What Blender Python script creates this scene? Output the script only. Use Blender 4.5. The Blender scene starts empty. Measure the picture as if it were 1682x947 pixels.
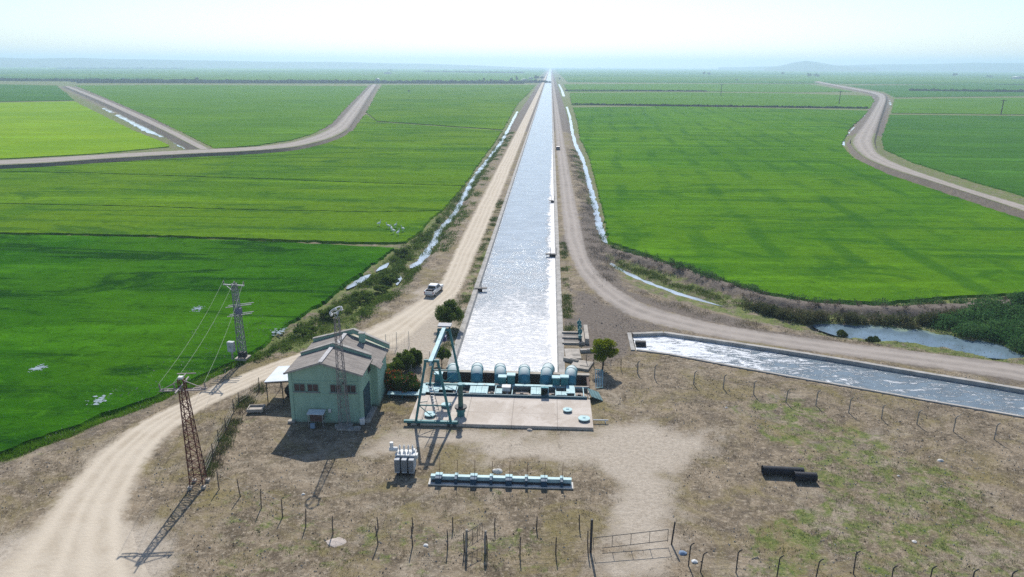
import bpy, math, random
import numpy as np
from mathutils import Matrix, Vector, noise as mnoise
random.seed(7); rng = np.random.default_rng(11)
S = bpy.context.scene
col = S.collection

# ------------------------------------------------------------------ camera
CAMH, F, PW, PH = 36.0, 1180.0, 1682, 947
PITCH = math.atan((473.5-107)/F); YAW = math.radians(2.87); ROLL = math.radians(0.3)
_cp, _sp, _cy, _sy = math.cos(PITCH), math.sin(PITCH), math.cos(YAW), math.sin(YAW)
fwd = Vector((-_sy*_cp, _cy*_cp, -_sp)); r0 = Vector((_cy, _sy, 0)); u0 = r0.cross(fwd)
CR = r0*math.cos(ROLL)+u0*math.sin(ROLL); CU = u0*math.cos(ROLL)-r0*math.sin(ROLL)
cam = bpy.data.cameras.new('camera'); camo = bpy.data.objects.new('camera', cam); col.objects.link(camo)
M_ = Matrix((CR, CU, -fwd)).transposed().to_4x4(); M_.translation = (0, 0, CAMH)
camo.matrix_world = M_
cam.sensor_width = 36; cam.lens = 36*F/PW; cam.clip_start = 0.5; cam.clip_end = 60000
S.camera = camo
# ------------------------------------------------------------------ sky, sun, exposure
SUN_EL, SUN_AZ = math.radians(44), math.radians(-4)
W = bpy.data.worlds.new('World'); S.world = W; W.use_nodes = True
wn = W.node_tree
sky = wn.nodes.new('ShaderNodeTexSky'); sky.sky_type = 'NISHITA'; sky.sun_disc = False
sky.sun_elevation = SUN_EL; sky.sun_rotation = SUN_AZ
sky.altitude = 0; sky.air_density = 0.9; sky.dust_density = 0.6; sky.ozone_density = 2.5
bgn = wn.nodes['Background']; bgn.inputs[1].default_value = 0.122
tint = wn.nodes.new('ShaderNodeMix'); tint.data_type = 'RGBA'; tint.blend_type = 'MULTIPLY'; tint.inputs[0].default_value = 1.0
tint.inputs[7].default_value = (1.0, 0.995, 1.0, 1)
wn.links.new(sky.outputs[0], tint.inputs[6]); wn.links.new(tint.outputs[2], bgn.inputs[0])
sl = bpy.data.lights.new('sun', 'SUN'); sl.energy = 4.7; sl.angle = math.radians(0.55); sl.color = (1.0, 0.955, 0.88)
so = bpy.data.objects.new('sun', sl); col.objects.link(so)
so.rotation_euler = (-(math.pi/2-SUN_EL), 0, -SUN_AZ)
S.view_settings.view_transform = 'Standard'; S.view_settings.look = 'None'
S.view_settings.exposure = 0.22; S.view_settings.gamma = 1.0; S.view_settings.use_curve_mapping = False
S.render.engine = 'CYCLES'
cy = S.cycles
cy.use_denoising = False; cy.max_bounces = 6; cy.diffuse_bounces = 2; cy.glossy_bounces = 3; cy.transmission_bounces = 3
cy.volume_bounces = 2; cy.transparent_max_bounces = 6; cy.sample_clamp_indirect = 4; cy.sample_clamp_direct = 12
cy.caustics_reflective = False; cy.caustics_refractive = False
HAZE = 0.00021

# ------------------------------------------------------------------ pixel <-> ground
def G(px, py, z=0.0):
    d = CR*((px-PW/2)/F)+CU*((PH/2-py)/F)+fwd
    t = (z-CAMH)/d.z
    return Vector((d.x*t, d.y*t, z))
def D(px, py, dist):            # a point seen at (px,py) at a horizontal distance
    d = CR*((px-PW/2)/F)+CU*((PH/2-py)/F)+fwd
    t = dist/math.hypot(d.x, d.y)
    return Vector((d.x*t, d.y*t, CAMH+d.z*t))
def Gs(pts, z=0.0): return [G(p[0], p[1], z) for p in pts]

# ------------------------------------------------------------------ materials
def new_mat(name):
    m = bpy.data.materials.new(name); m.use_nodes = True
    nt = m.node_tree; nt.nodes.clear()
    out = nt.nodes.new('ShaderNodeOutputMaterial'); b = nt.nodes.new('ShaderNodeBsdfPrincipled')
    nt.links.new(b.outputs[0], out.inputs[0]); return m, nt, b
class N:
    def __init__(s, nt): s.nt = nt
    def n(s, t, **k):
        x = s.nt.nodes.new(t)
        for a, v in k.items(): setattr(x, a, v)
        return x
    def l(s, a, b): s.nt.links.new(a, b)
    def pos(s): return s.n('ShaderNodeNewGeometry').outputs['Position']
    def obj(s): return s.n('ShaderNodeTexCoord').outputs['Object']
    def mapv(s, v, sc=(1,1,1), rot=(0,0,0), loc=(0,0,0)):
        m = s.n('ShaderNodeMapping'); s.l(v, m.inputs[0]); m.inputs['Scale'].default_value = sc
        m.inputs['Rotation'].default_value = rot; m.inputs['Location'].default_value = loc; return m.outputs[0]
    def noise(s, v, scale, detail=4, rough=.55, dist=0.):
        x = s.n('ShaderNodeTexNoise'); s.l(v, x.inputs['Vector']); x.inputs['Scale'].default_value = scale
        x.inputs['Detail'].default_value = detail; x.inputs['Roughness'].default_value = rough; x.inputs['Distortion'].default_value = dist
        return x.outputs['Fac']
    def vor(s, v, scale, feature='F1'):
        x = s.n('ShaderNodeTexVoronoi', feature=feature); s.l(v, x.inputs['Vector']); x.inputs['Scale'].default_value = scale; return x
    def ramp(s, f, a, b):
        x = s.n('ShaderNodeMapRange'); x.clamp = True; x.interpolation_type = 'SMOOTHSTEP'
        s.l(f, x.inputs[0]); x.inputs[1].default_value = a; x.inputs[2].default_value = b; return x.outputs[0]
    def mixc(s, f, a, b, mode='MIX'):
        x = s.n('ShaderNodeMix', data_type='RGBA', blend_type=mode)
        for i, v in ((0, f), (6, a), (7, b)):
            if isinstance(v, (int, float)): x.inputs[i].default_value = v
            elif isinstance(v, tuple): x.inputs[i].default_value = (*v, 1)[:4]
            else: s.l(v, x.inputs[i])
        return x.outputs[2]
    def m(s, op, a, b=0., c=0.):
        x = s.n('ShaderNodeMath', operation=op)
        for i, v in enumerate((a, b, c)):
            if isinstance(v, (int, float)): x.inputs[i].default_value = v
            else: s.l(v, x.inputs[i])
        return x.outputs[0]
    def bump(s, h, strength, dist, normal=None):
        x = s.n('ShaderNodeBump'); x.inputs['Strength'].default_value = strength; x.inputs['Distance'].default_value = dist
        s.l(h, x.inputs['Height'])
        if normal: s.l(normal, x.inputs['Normal'])
        return x.outputs[0]
    def attr(s, name):
        x = s.n('ShaderNodeAttribute', attribute_name=name); return x
    def sep(s, v):
        x = s.n('ShaderNodeSeparateXYZ'); s.l(v, x.inputs[0]); return x.outputs

_mc = {}
def mat(name, c, rough=.75, var=.22, scale=2.5, metal=0., spec=.3, bump=0., c2=None, wear=None):
    if name in _mc: return _mc[name]
    m, nt, b = new_mat(name); k = N(nt); v = k.obj()
    n1 = k.noise(v, scale, 6, .6); n2 = k.noise(v, scale*9, 4, .6)
    c2 = c2 or tuple(x*(1-var) for x in c)
    cc = k.mixc(k.ramp(n1, .35, .65), c, c2)
    cc = k.mixc(k.m('MULTIPLY', k.ramp(n2, .4, .75), var), cc, tuple(min(1, x*1.25+.02) for x in c))
    if wear: cc = k.mixc(k.ramp(k.noise(v, scale*2.2, 8, .7), wear[1], wear[1]+.08), cc, wear[0])
    k.l(cc, b.inputs['Base Color']); b.inputs['Roughness'].default_value = rough
    b.inputs['Metallic'].default_value = metal; b.inputs['Specular IOR Level'].default_value = spec
    if bump: k.l(k.bump(n2, .6, bump), b.inputs['Normal'])
    _mc[name] = m; return m

def leaf_mat(name, c, c2, trans=.35, scale=.8):
    if name in _mc: return _mc[name]
    m = bpy.data.materials.new(name); m.use_nodes = True; nt = m.node_tree; nt.nodes.clear(); k = N(nt)
    out = k.n('ShaderNodeOutputMaterial'); d = k.n('ShaderNodeBsdfDiffuse'); t = k.n('ShaderNodeBsdfTranslucent'); mx = k.n('ShaderNodeMixShader')
    v = k.pos(); cc = k.mixc(k.ramp(k.noise(v, scale, 3, .6), .3, .7), c, c2)
    cc = k.mixc(k.ramp(k.noise(v, scale*12, 2), .5, .75), cc, tuple(x*.6 for x in c2))
    k.l(cc, d.inputs[0]); k.l(cc, t.inputs[0]); mx.inputs[0].default_value = trans
    k.l(d.outputs[0], mx.inputs[1]); k.l(t.outputs[0], mx.inputs[2]); k.l(mx.outputs[0], out.inputs[0])
    _mc[name] = m; return m

def soil_color(k):
    """colour of the dry ground from world position and the 'zone' attribute: R pale dust, G green weeds, B dark grey-brown soil"""
    v = k.pos(); z = k.attr('zone'); zs = k.n('ShaderNodeSeparateColor'); k.l(z.outputs['Color'], zs.inputs[0])
    R_, G_, B_ = zs.outputs
    big = k.noise(v, .07, 6, .6, .6); mid = k.noise(v, .42, 7, .68, .4); fine = k.noise(v, 2.6, 7, .7); grit = k.noise(v, 11, 4, .7)
    c = k.mixc(k.ramp(mid, .36, .64), (.27, .215, .15), (.115, .09, .06))
    c = k.mixc(k.m('MULTIPLY', k.ramp(fine, .50, .66), .85), c, (.40, .335, .25))
    c = k.mixc(k.m('MULTIPLY', k.ramp(k.noise(v, .11, 6, .7, 1.5), .50, .64), .5), c, (.36, .31, .24))
    c = k.mixc(k.m('MULTIPLY', k.ramp(k.noise(v, .16, 7, .7, .8), .46, .66), .8), c, (.20, .165, .065))
    c = k.mixc(k.m('MULTIPLY', k.ramp(k.noise(v, .9, 6, .75), .56, .7), .75), c, (.095, .078, .06))
    c = k.mixc(k.m('MULTIPLY', k.ramp(k.noise(v, 1.7, 7, .8, .6), .52, .64), .6), c, (.075, .06, .045))
    dk = k.ramp(k.m('ADD', B_, k.m('MULTIPLY', k.m('SUBTRACT', mid, .5), .9)), .25, .8)
    c = k.mixc(dk, c, k.mixc(k.ramp(fine, .35, .7), (.11, .09, .075), (.20, .168, .14)))
    gm = k.m('ADD', G_, k.m('MULTIPLY', k.m('SUBTRACT', k.noise(v, .55, 7, .7, .5), .5), 1.5))
    gm = k.ramp(gm, .42, .68)
    c = k.mixc(k.m('MULTIPLY', gm, .85), c, k.mixc(k.ramp(fine, .35, .65), (.06, .11, .018), (.17, .20, .045)))
    pm = k.ramp(k.m('ADD', R_, k.m('MULTIPLY', k.m('SUBTRACT', k.m('ADD', k.m('MULTIPLY', mid, .6), k.m('MULTIPLY', fine, .4)), .5), 1.7)), .2, .8)
    c = k.mixc(pm, c, k.mixc(k.ramp(fine, .35, .68), (.46, .40, .325), (.34, .29, .23)))
    c = k.mixc(k.m('MULTIPLY', k.ramp(grit, .52, .72), .35), c, (.5, .44, .36))
    c = k.mixc(k.m('MULTIPLY', k.ramp(grit, .46, .3), .4), c, (.08, .065, .05))
    h = k.m('ADD', k.m('MULTIPLY', fine, .7), k.m('MULTIPLY', grit, .3))
    return c, h, v, mid, fine, grit

def make_soil():
    m, nt, b = new_mat('dry_soil'); k = N(nt)
    c, h, *_ = soil_color(k)
    k.l(c, b.inputs['Base Color']); b.inputs['Roughness'].default_value = .95; b.inputs['Specular IOR Level'].default_value = .1
    k.l(k.bump(h, .9, .16), b.inputs['Normal']); return m
SOIL = make_soil()

def make_road(name, ca, cb, tracks):
    m, nt, b = new_mat(name); k = N(nt)
    c, h, v, mid, fine, grit = soil_color(k)
    e = k.attr('edge').outputs['Fac']; u = k.attr('across').outputs['Fac']
    n = k.noise(v, .9, 7, .7)
    mask = k.ramp(k.m('ADD', e, k.m('MULTIPLY', k.m('SUBTRACT', n, .5), 1.3)), .12, .75)
    uj = k.m('ADD', u, k.m('MULTIPLY', k.m('SUBTRACT', k.noise(v, .05, 3), .5), .25))
    rut = None
    for t, w in tracks:
        q = k.ramp(k.m('ABSOLUTE', k.m('SUBTRACT', uj, t)), w, 0.0); rut = q if rut is None else k.m('MAXIMUM', rut, q)
    rc = k.mixc(k.ramp(k.noise(v, .25, 8, .7, 1.0), .35, .68), ca, cb)
    rc = k.mixc(k.m('MULTIPLY', rut, .7), rc, tuple(min(.75, x*1.13) for x in ca))
    rc = k.mixc(k.m('MULTIPLY', k.ramp(grit, .55, .72), .3), rc, tuple(x*.62 for x in cb))
    k.l(k.mixc(mask, c, rc), b.inputs['Base Color'])
    b.inputs['Roughness'].default_value = .93; b.inputs['Specular IOR Level'].default_value = .12
    hh = k.m('SUBTRACT', h, k.m('MULTIPLY', k.m('MULTIPLY', rut, mask), .12))
    k.l(k.bump(hh, .6, .12), b.inputs['Normal']); return m

def make_rice(name, ca, cb, cdark, seed, dark=.5, rows=None):
    m = bpy.data.materials.new(name); m.use_nodes = True; nt = m.node_tree; nt.nodes.clear(); k = N(nt)
    out = k.n('ShaderNodeOutputMaterial'); b = k.n('ShaderNodeBsdfDiffuse'); nt.links.new(b.outputs[0], out.inputs[0])
    v = k.mapv(k.pos(), loc=(seed*37.3, seed*11.1, 0))
    big = k.noise(v, .011, 5, .6, 1.2); mid = k.noise(k.mapv(v, sc=(.5, 1, 1)), .075, 7, .68, 1.0); sm = k.noise(v, .5, 7, .75, .5); fi = k.noise(v, 3.2, 4, .75)
    st = k.noise(k.mapv(v, sc=(.011, .11, 1)), 1., 7, .7, .8); st2 = k.noise(k.mapv(v, sc=(.05, .5, 1)), 1., 7, .75, .6)
    c = k.mixc(k.ramp(big, .38, .62), ca, cb)
    hi = tuple(min(.5, x*1.55) for x in cb)
    c = k.mixc(k.m('MULTIPLY', k.ramp(st, .47, .36), .55), c, hi)
    c = k.mixc(k.m('MULTIPLY', k.ramp(st2, .54, .66), .45), c, hi)
    c = k.mixc(k.m('MULTIPLY', k.ramp(mid, .52, .66), dark), c, cdark)
    c = k.mixc(k.m('MULTIPLY', k.ramp(st, .53, .63), dark), c, cdark)
    c = k.mixc(k.m('MULTIPLY', k.ramp(sm, .52, .68), .6), c, tuple(x*.5 for x in ca))
    c = k.mixc(k.m('MULTIPLY', k.ramp(sm, .46, .34), .45), c, hi)
    c = k.mixc(k.m('MULTIPLY', k.ramp(fi, .5, .68), .5), c, tuple(x*.55 for x in cb))
    if rows:
        wv = k.n('ShaderNodeTexWave'); k.l(k.mapv(k.pos(), rot=(0, 0, rows[0])), wv.inputs[0]); wv.inputs['Scale'].default_value = rows[1]
        wv.inputs['Distortion'].default_value = 3.; wv.inputs['Detail'].default_value = 4; wv.inputs['Detail Scale'].default_value = .6
        brk = k.ramp(k.noise(v, .03, 5, .7), .42, .6)
        c = k.mixc(k.m('MULTIPLY', k.m('MULTIPLY', k.ramp(wv.outputs['Fac'], .72, .98), brk), rows[2]), c, cdark)
    k.l(c, b.inputs['Color'])
    h = k.m('ADD', k.m('MULTIPLY', sm, 1.2), fi)
    k.l(k.bump(h, .7, .3), b.inputs['Normal']); return m

def make_water(name, deep, foam, mask_fn=None, rough=.12, wave=.12, wsc=(1, 1, 1), spec=.5):
    m, nt, b = new_mat(name); k = N(nt); v = k.pos(); vv = k.mapv(v, sc=wsc)
    w1 = k.noise(vv, .9, 5, .6, .5); w2 = k.noise(vv, 3.2, 4, .6)
    h = k.m('ADD', w1, k.m('MULTIPLY', w2, .35))
    c = k.mixc(k.ramp(k.noise(vv, .35, 5, .6), .35, .65), deep, tuple(x*1.3 for x in deep))
    if mask_fn:
        mk = mask_fn(k, v); c = k.mixc(mk, c, foam)
        k.l(k.m('ADD', rough, k.m('MULTIPLY', mk, .6)), b.inputs['Roughness']); k.l(k.m('MULTIPLY', k.m('SUBTRACT', 1., mk), spec), b.inputs['Specular IOR Level'])
        h = k.m('ADD', h, k.m('MULTIPLY', k.m('MULTIPLY', k.noise(v, 2.0, 7, .75, .4), mk), 3.0))
    else: b.inputs['Roughness'].default_value = rough
    k.l(c, b.inputs['Base Color'])
    if not mask_fn: b.inputs['Specular IOR Level'].default_value = spec
    b.inputs['IOR'].default_value = 1.33
    k.l(k.bump(h, .7, wave), b.inputs['Normal']); return m

CONC = lambda: mat('weathered_concrete', (.42, .38, .33), .9, .3, 1.2, bump=.02)

# ------------------------------------------------------------------ mesh helpers
def tag(o, label=None, cat=None, group=None, kind=None):
    if label: o['label'] = label
    if cat: o['category'] = cat
    if group: o['group'] = group
    if kind: o['kind'] = kind
    return o
def empty(name, loc=(0, 0, 0), rz=0., label=None, cat=None, group=None):
    o = bpy.data.objects.new(name, None); col.objects.link(o); o.location = loc; o.rotation_euler = (0, 0, rz)
    o.empty_display_size = .3
    return tag(o, label, cat, group)
def np_mesh(name, V, Fc, m, parent=None, smooth=False, attrs=None):
    V = np.asarray(V, dtype=np.float32); me = bpy.data.meshes.new(name)
    Fc = np.asarray(Fc, dtype=np.int32); n = Fc.shape[1]
    me.vertices.add(len(V)); me.vertices.foreach_set('co', V.ravel())
    me.loops.add(Fc.size); me.loops.foreach_set('vertex_index', Fc.ravel())
    me.polygons.add(len(Fc)); me.polygons.foreach_set('loop_start', np.arange(0, Fc.size, n, dtype=np.int32))
    me.polygons.foreach_set('use_smooth', np.full(len(Fc), smooth))
    if attrs:
        for an, (ty, arr) in attrs.items():
            a = me.attributes.new(an, ty, 'POINT')
            a.data.foreach_set('color' if ty == 'FLOAT_COLOR' else 'value', np.asarray(arr, dtype=np.float32).ravel())
    me.update(calc_edges=True); me.materials.append(m)
    o = bpy.data.objects.new(name, me); col.objects.link(o)
    if parent: o.parent = parent
    return o
class MB:
    def __init__(s): s.v = []; s.f = []
    def add(s, vs, fs):
        b = len(s.v); s.v += [tuple(x) for x in vs]; s.f += [tuple(i+b for i in f) for f in fs]; return s
    def box(s, c, sz, rot=None):
        hx, hy, hz = sz[0]/2, sz[1]/2, sz[2]/2
        vs = [Vector((x*hx, y*hy, z*hz)) for z in (-1, 1) for y in (-1, 1) for x in (-1, 1)]
        if rot is not None: vs = [rot @ v for v in vs]
        return s.add([v+Vector(c) for v in vs], [(0, 2, 3, 1), (4, 5, 7, 6), (0, 1, 5, 4), (2, 6, 7, 3), (0, 4, 6, 2), (1, 3, 7, 5)])
    def bar(s, a, b, w, h=None):          # rectangular bar from a to b
        a, b = Vector(a), Vector(b); d = b-a; L = d.length
        if L < 1e-6: return s
        q = d.to_track_quat('Y', 'Z').to_matrix()
        return s.box((a+b)/2, (w, L, h or w), q)
    def cyl(s, a, b, ra, rb=None, n=10, cap=True):
        a, b = Vector(a), Vector(b); rb = ra if rb is None else rb
        q = (b-a).to_track_quat('Z', 'Y').to_matrix()
        vs = []
        for p, r in ((a, ra), (b, rb)):
            for i in range(n):
                t = 2*math.pi*i/n; vs.append(p+q @ Vector((math.cos(t)*r, math.sin(t)*r, 0)))
        fs = [(i, (i+1) % n, n+(i+1) % n, n+i) for i in range(n)]
        if cap: fs += [tuple(range(n-1, -1, -1)), tuple(range(n, 2*n))]
        return s.add(vs, fs)
    def tube(s, pts, r, n=12, cap=True):
        pts = [Vector(p) for p in pts]; rs = r if isinstance(r, (list, tuple)) else [r]*len(pts)
        vs = []; up = None
        for i, p in enumerate(pts):
            d = (pts[min(i+1, len(pts)-1)]-pts[max(i-1, 0)]).normalized()
            if up is None: up = Vector((1, 0, 0)) if abs(d.x) < .9 else Vector((0, 1, 0))
            x = (up-d*up.dot(d)).normalized(); up = x; y = d.cross(x)
            for j in range(n):
                t = 2*math.pi*j/n; vs.append(p+x*math.cos(t)*rs[i]+y*math.sin(t)*rs[i])
        fs = [(i*n+j, i*n+(j+1) % n, (i+1)*n+(j+1) % n, (i+1)*n+j) for i in range(len(pts)-1) for j in range(n)]
        if cap: fs += [tuple(range(n-1, -1, -1)), tuple(range((len(pts)-1)*n, len(pts)*n))]
        return s.add(vs, fs)
    def prism(s, poly, axis, a, b):       # poly = 2-D points; extruded along axis 'x','y' or 'z'
        def P(p, t): return {'x': (t, p[0], p[1]), 'y': (p[0], t, p[1]), 'z': (p[0], p[1], t)}[axis]
        n = len(poly); vs = [P(p, a) for p in poly]+[P(p, b) for p in poly]
        return s.add(vs, [tuple(range(n))[::-1], tuple(range(n, 2*n))]+[(i, (i+1) % n, n+(i+1) % n, n+i) for i in range(n)])
    def build(s, name, m, parent=None, smooth=False, bevel=0., loc=None):
        me = bpy.data.meshes.new(name); me.from_pydata([tuple(v) for v in s.v], [], s.f); me.materials.append(m)
        if smooth:
            me.polygons.foreach_set('use_smooth', [True]*len(me.polygons))
            me.set_sharp_from_angle(angle=math.radians(40))
        me.update(); o = bpy.data.objects.new(name, me); col.objects.link(o)
        if parent: o.parent = parent
        if loc: o.location = loc
        if bevel:
            md = o.modifiers.new('bevel', 'BEVEL'); md.width = bevel; md.segments = 2; md.limit_method = 'ANGLE'
        return o
def copy_tree(o, parent=None):
    c = o.copy(); col.objects.link(c)
    if parent: c.parent = parent
    for ch in list(o.children): copy_tree(ch, c)
    return c

# ------------------------------------------------------------------ polygon maths (numpy)
def seg_dist(X, Y, pts, closed=False):
    d2 = np.full(X.shape, 1e18); n = len(pts)
    for i in range(n if closed else n-1):
        ax, ay = pts[i][0], pts[i][1]; bx, by = pts[(i+1) % n][0], pts[(i+1) % n][1]
        dx, dy = bx-ax, by-ay; L = dx*dx+dy*dy+1e-9
        t = np.clip(((X-ax)*dx+(Y-ay)*dy)/L, 0, 1)
        d2 = np.minimum(d2, (X-ax-t*dx)**2+(Y-ay-t*dy)**2)
    return np.sqrt(d2)
def inside(X, Y, pts):
    c = np.zeros(X.shape, bool); n = len(pts)
    for i in range(n):
        ax, ay = pts[i][0], pts[i][1]; bx, by = pts[(i+1) % n][0], pts[(i+1) % n][1]
        if ay == by: continue
        c ^= ((ay > Y) != (by > Y)) & (X < (bx-ax)*(Y-ay)/(by-ay)+ax)
    return c
def sdist(X, Y, pts):          # negative inside
    d = seg_dist(X, Y, pts, True); return np.where(inside(X, Y, pts), -d, d)
def sstep(a, b, x):
    t = np.clip((x-a)/(b-a), 0, 1); return t*t*(3-2*t)
_tab = rng.random((256, 256))
def vnoise(X, Y, s):
    x = X*s; y = Y*s; xi = np.floor(x).astype(int); yi = np.floor(y).astype(int); fx = x-xi; fy = y-yi
    fx = fx*fx*(3-2*fx); fy = fy*fy*(3-2*fy); a = _tab[xi & 255, yi & 255]; b = _tab[(xi+1) & 255, yi & 255]
    c = _tab[xi & 255, (yi+1) & 255]; d = _tab[(xi+1) & 255, (yi+1) & 255]
    return (a*(1-fx)+b*fx)*(1-fy)+(c*(1-fx)+d*fx)*fy
def fbm(X, Y, s, o=4): return sum(vnoise(X+17*i, Y-31*i, s*2**i)/2**i for i in range(o))/sum(1/2**i for i in range(o))

# ------------------------------------------------------------------ layout (points read off as ground positions)
FZ = -0.9            # level of the farmland; the station yard and the banks are level 0
CXL, CXR = -11.5, 1.75
CORR = [tuple(G(*p)[:2]) for p in [(-260, 880), (0, 772), (99, 733), (197, 694), (276, 662), (385, 611), (429, 590), (500, 562), (560, 536), (625, 505), (672, 470), (700, 440)]]
CORR += [(-23.5, 150), (-23, 200), (-23, 400), (-23, 12000), (12.5, 12000), (12.0, 400), (11.0, 250), (10.5, 190)]
CORR += [tuple(G(*p)[:2]) for p in [(985, 420), (1010, 458), (1050, 478), (1110, 497), (1200, 521), (1300, 543), (1400, 560), (1500, 578), (1682, 606), (1800, 625)]]
CORR += [(140, 62), (260, 20), (260, -90), (-260, -90)]
LEVEE = [tuple(G(*p, FZ)[:2]) for p in [(985, 412), (1010, 420), (1060, 434), (1120, 451), (1180, 473), (1240, 493), (1300, 506), (1400, 515), (1500, 516), (1600, 511), (1682, 503), (1800, 492)]]
def rib_pts(L, R, z): return Gs(L, z), Gs(R, z)
ROADL_U = [(-150, 268), (0, 262), (80, 258), (180, 252), (300, 246), (420, 240), (480, 232), (520, 220), (550, 204), (572, 180), (592, 158), (612, 138)]
ROADL_D = [(-150, 279), (0, 271), (80, 267), (180, 260), (300, 253), (420, 247), (490, 240), (545, 226), (572, 211), (589, 187), (605, 160), (619, 138)]
DIAG_L = [(330, 246), (270, 215), (215, 189), (160, 164), (105, 141)]
DIAG_R = [(347, 245), (290, 216), (235, 190), (175, 164), (114, 141)]
ROADR_U = [(1800, 375), (1682, 336), (1588, 308), (1487, 273), (1447, 253), (1437, 238), (1437, 225), (1446, 194), (1456, 162), (1449, 153), (1420, 147), (1380, 140), (1345, 133)]
ROADR_D = [(1800, 392), (1682, 347), (1538, 300), (1467, 278), (1421, 259), (1400, 240), (1399, 226), (1424, 194), (1443, 162), (1434, 154), (1408, 148), (1372, 141), (1338, 134)]
def band_poly(U, Dn, z=0): return [tuple(G(*p, z)[:2]) for p in U]+[tuple(G(*p, z)[:2]) for p in Dn[::-1]]
RAISED = [(CORR, 4.0), (band_poly(ROADL_U, ROADL_D), 4), (band_poly(ROADR_U, ROADR_D), 4), (band_poly(DIAG_L, DIAG_R), 4)]
SIDE_N = [(1040, 549), (1090, 547), (1180, 560), (1300, 578), (1400, 594), (1507, 612), (1600, 627), (1682, 641), (1820, 664)]
SIDE_S = [(1046, 574), (1100, 581), (1200, 600), (1300, 618), (1400, 635), (1518, 656), (1600, 670), (1682, 684), (1820, 708)]
SIDE = [tuple(G(*p)[:2]) for p in SIDE_N]+[tuple(G(*p)[:2]) for p in SIDE_S[::-1]]

PALE = [[(595, 702), (980, 707), (1100, 690), (1165, 700), (1165, 735), (1118, 790), (1122, 850), (1105, 960), (985, 960), (1008, 850), (1002, 800), (940, 756), (750, 745), (605, 742)],
        [(612, 545), (700, 470), (765, 500), (745, 570), (690, 630), (640, 600)],
        [(-100, 900), (-20, 880), (60, 860), (160, 800), (230, 800), (260, 960), (-100, 1000)]]
GREENP = [([(1180, 640), (1300, 640), (1600, 780), (1700, 860), (1700, 960), (1250, 960), (1180, 870), (1320, 800)], .52),
          ([(330, 600), (430, 575), (520, 530), (640, 400), (690, 400), (640, 480), (600, 530), (480, 580)], .8),
          ([(600, 700), (985, 705), (985, 716), (600, 716)], .6), ([(340, 790), (560, 830), (960, 860), (960, 960), (330, 960)], .42),
          ([(350, 690), (420, 640), (440, 650), (380, 780), (340, 790)], .4), ([(630, 760), (980, 790), (980, 850), (640, 840)], .3),
          ([(762, 500), (775, 440), (800, 380), (812, 380), (790, 460), (765, 560), (745, 560)], .75),
          ([(918, 420), (932, 420), (945, 540), (925, 545)], .6), ([(955, 590), (1010, 595), (1005, 615), (960, 605)], .6)]
DARKP = [[(925, 400), (975, 470), (1060, 505), (1300, 570), (1500, 600), (1700, 640), (1700, 600), (1500, 575), (1300, 545), (1040, 480), (1000, 430), (985, 330), (960, 330)],
         [(930, 470), (960, 480), (1040, 522), (1130, 545), (1050, 545), (1035, 590), (1000, 600), (960, 590), (935, 545)]]
_PALE = [[tuple(G(*p)[:2]) for p in q] for q in PALE]
_GREEN = [([tuple(G(*p)[:2]) for p in q], a) for q, a in GREENP]
_DARK = [[tuple(G(*p)[:2]) for p in q] for q in DARKP]
def zones(X, Y):
    near = (np.abs(X) < 260) & (Y < 420)
    R = np.zeros(X.shape); Gg = np.full(X.shape, .55); B = np.full(X.shape, .35)
    x, y = X[near], Y[near]
    jx = (fbm(x, y, .25)-.5)*5; jy = (fbm(x+50, y+9, .25)-.5)*5
    dc = sdist(x+jx*.4, y+jy*.4, CORR)
    r = np.zeros(x.shape); g = sstep(-3, 5, dc)*.55+.08; b = sstep(-4, 1, dc)*.5
    b *= 1-.7*((x > 5) & (y < 80))
    for q in _PALE: r = np.maximum(r, 1-sstep(-4.5, 3.2, sdist(x+jx*1.5, y+jy*1.5, q)))
    for q, a in _GREEN: g = np.maximum(g, a*(1-sstep(-2.5, 2.5, sdist(x+jx, y+jy, q))))
    for q in _DARK: b = np.maximum(b, .85*(1-sstep(-2.5, 2.5, sdist(x+jx, y+jy, q))))
    side = (x > 11) & (y < 80) & (x < 90)
    b = np.where(side, np.maximum(b, .12+.3*fbm(x, y, .12)), b)
    dl = seg_dist(x, y, LEVEE); lv = 1-sstep(1.0, 2.6, dl+jx*.2); b = np.maximum(b, lv*.9); g = g*(1-lv)
    R[near] = r; Gg[near] = g; B[near] = b
    f = ~near; xf = X[f]; cor = (xf > -25) & (xf < 13)
    Gg[f] = np.where(cor, .1, .75); B[f] = np.where(cor, .75, .2)
    for q in (RAISED[1][0], RAISED[2][0], RAISED[3][0]):
        sel = f & (Y < 2600); d = sdist(X[sel], Y[sel], q); e = 1-sstep(2, 7, d)
        Gg[sel] = Gg[sel]*(1-e); B[sel] = np.maximum(B[sel], e)
    return np.stack([R, Gg, B, np.ones(X.shape)], -1)

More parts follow.
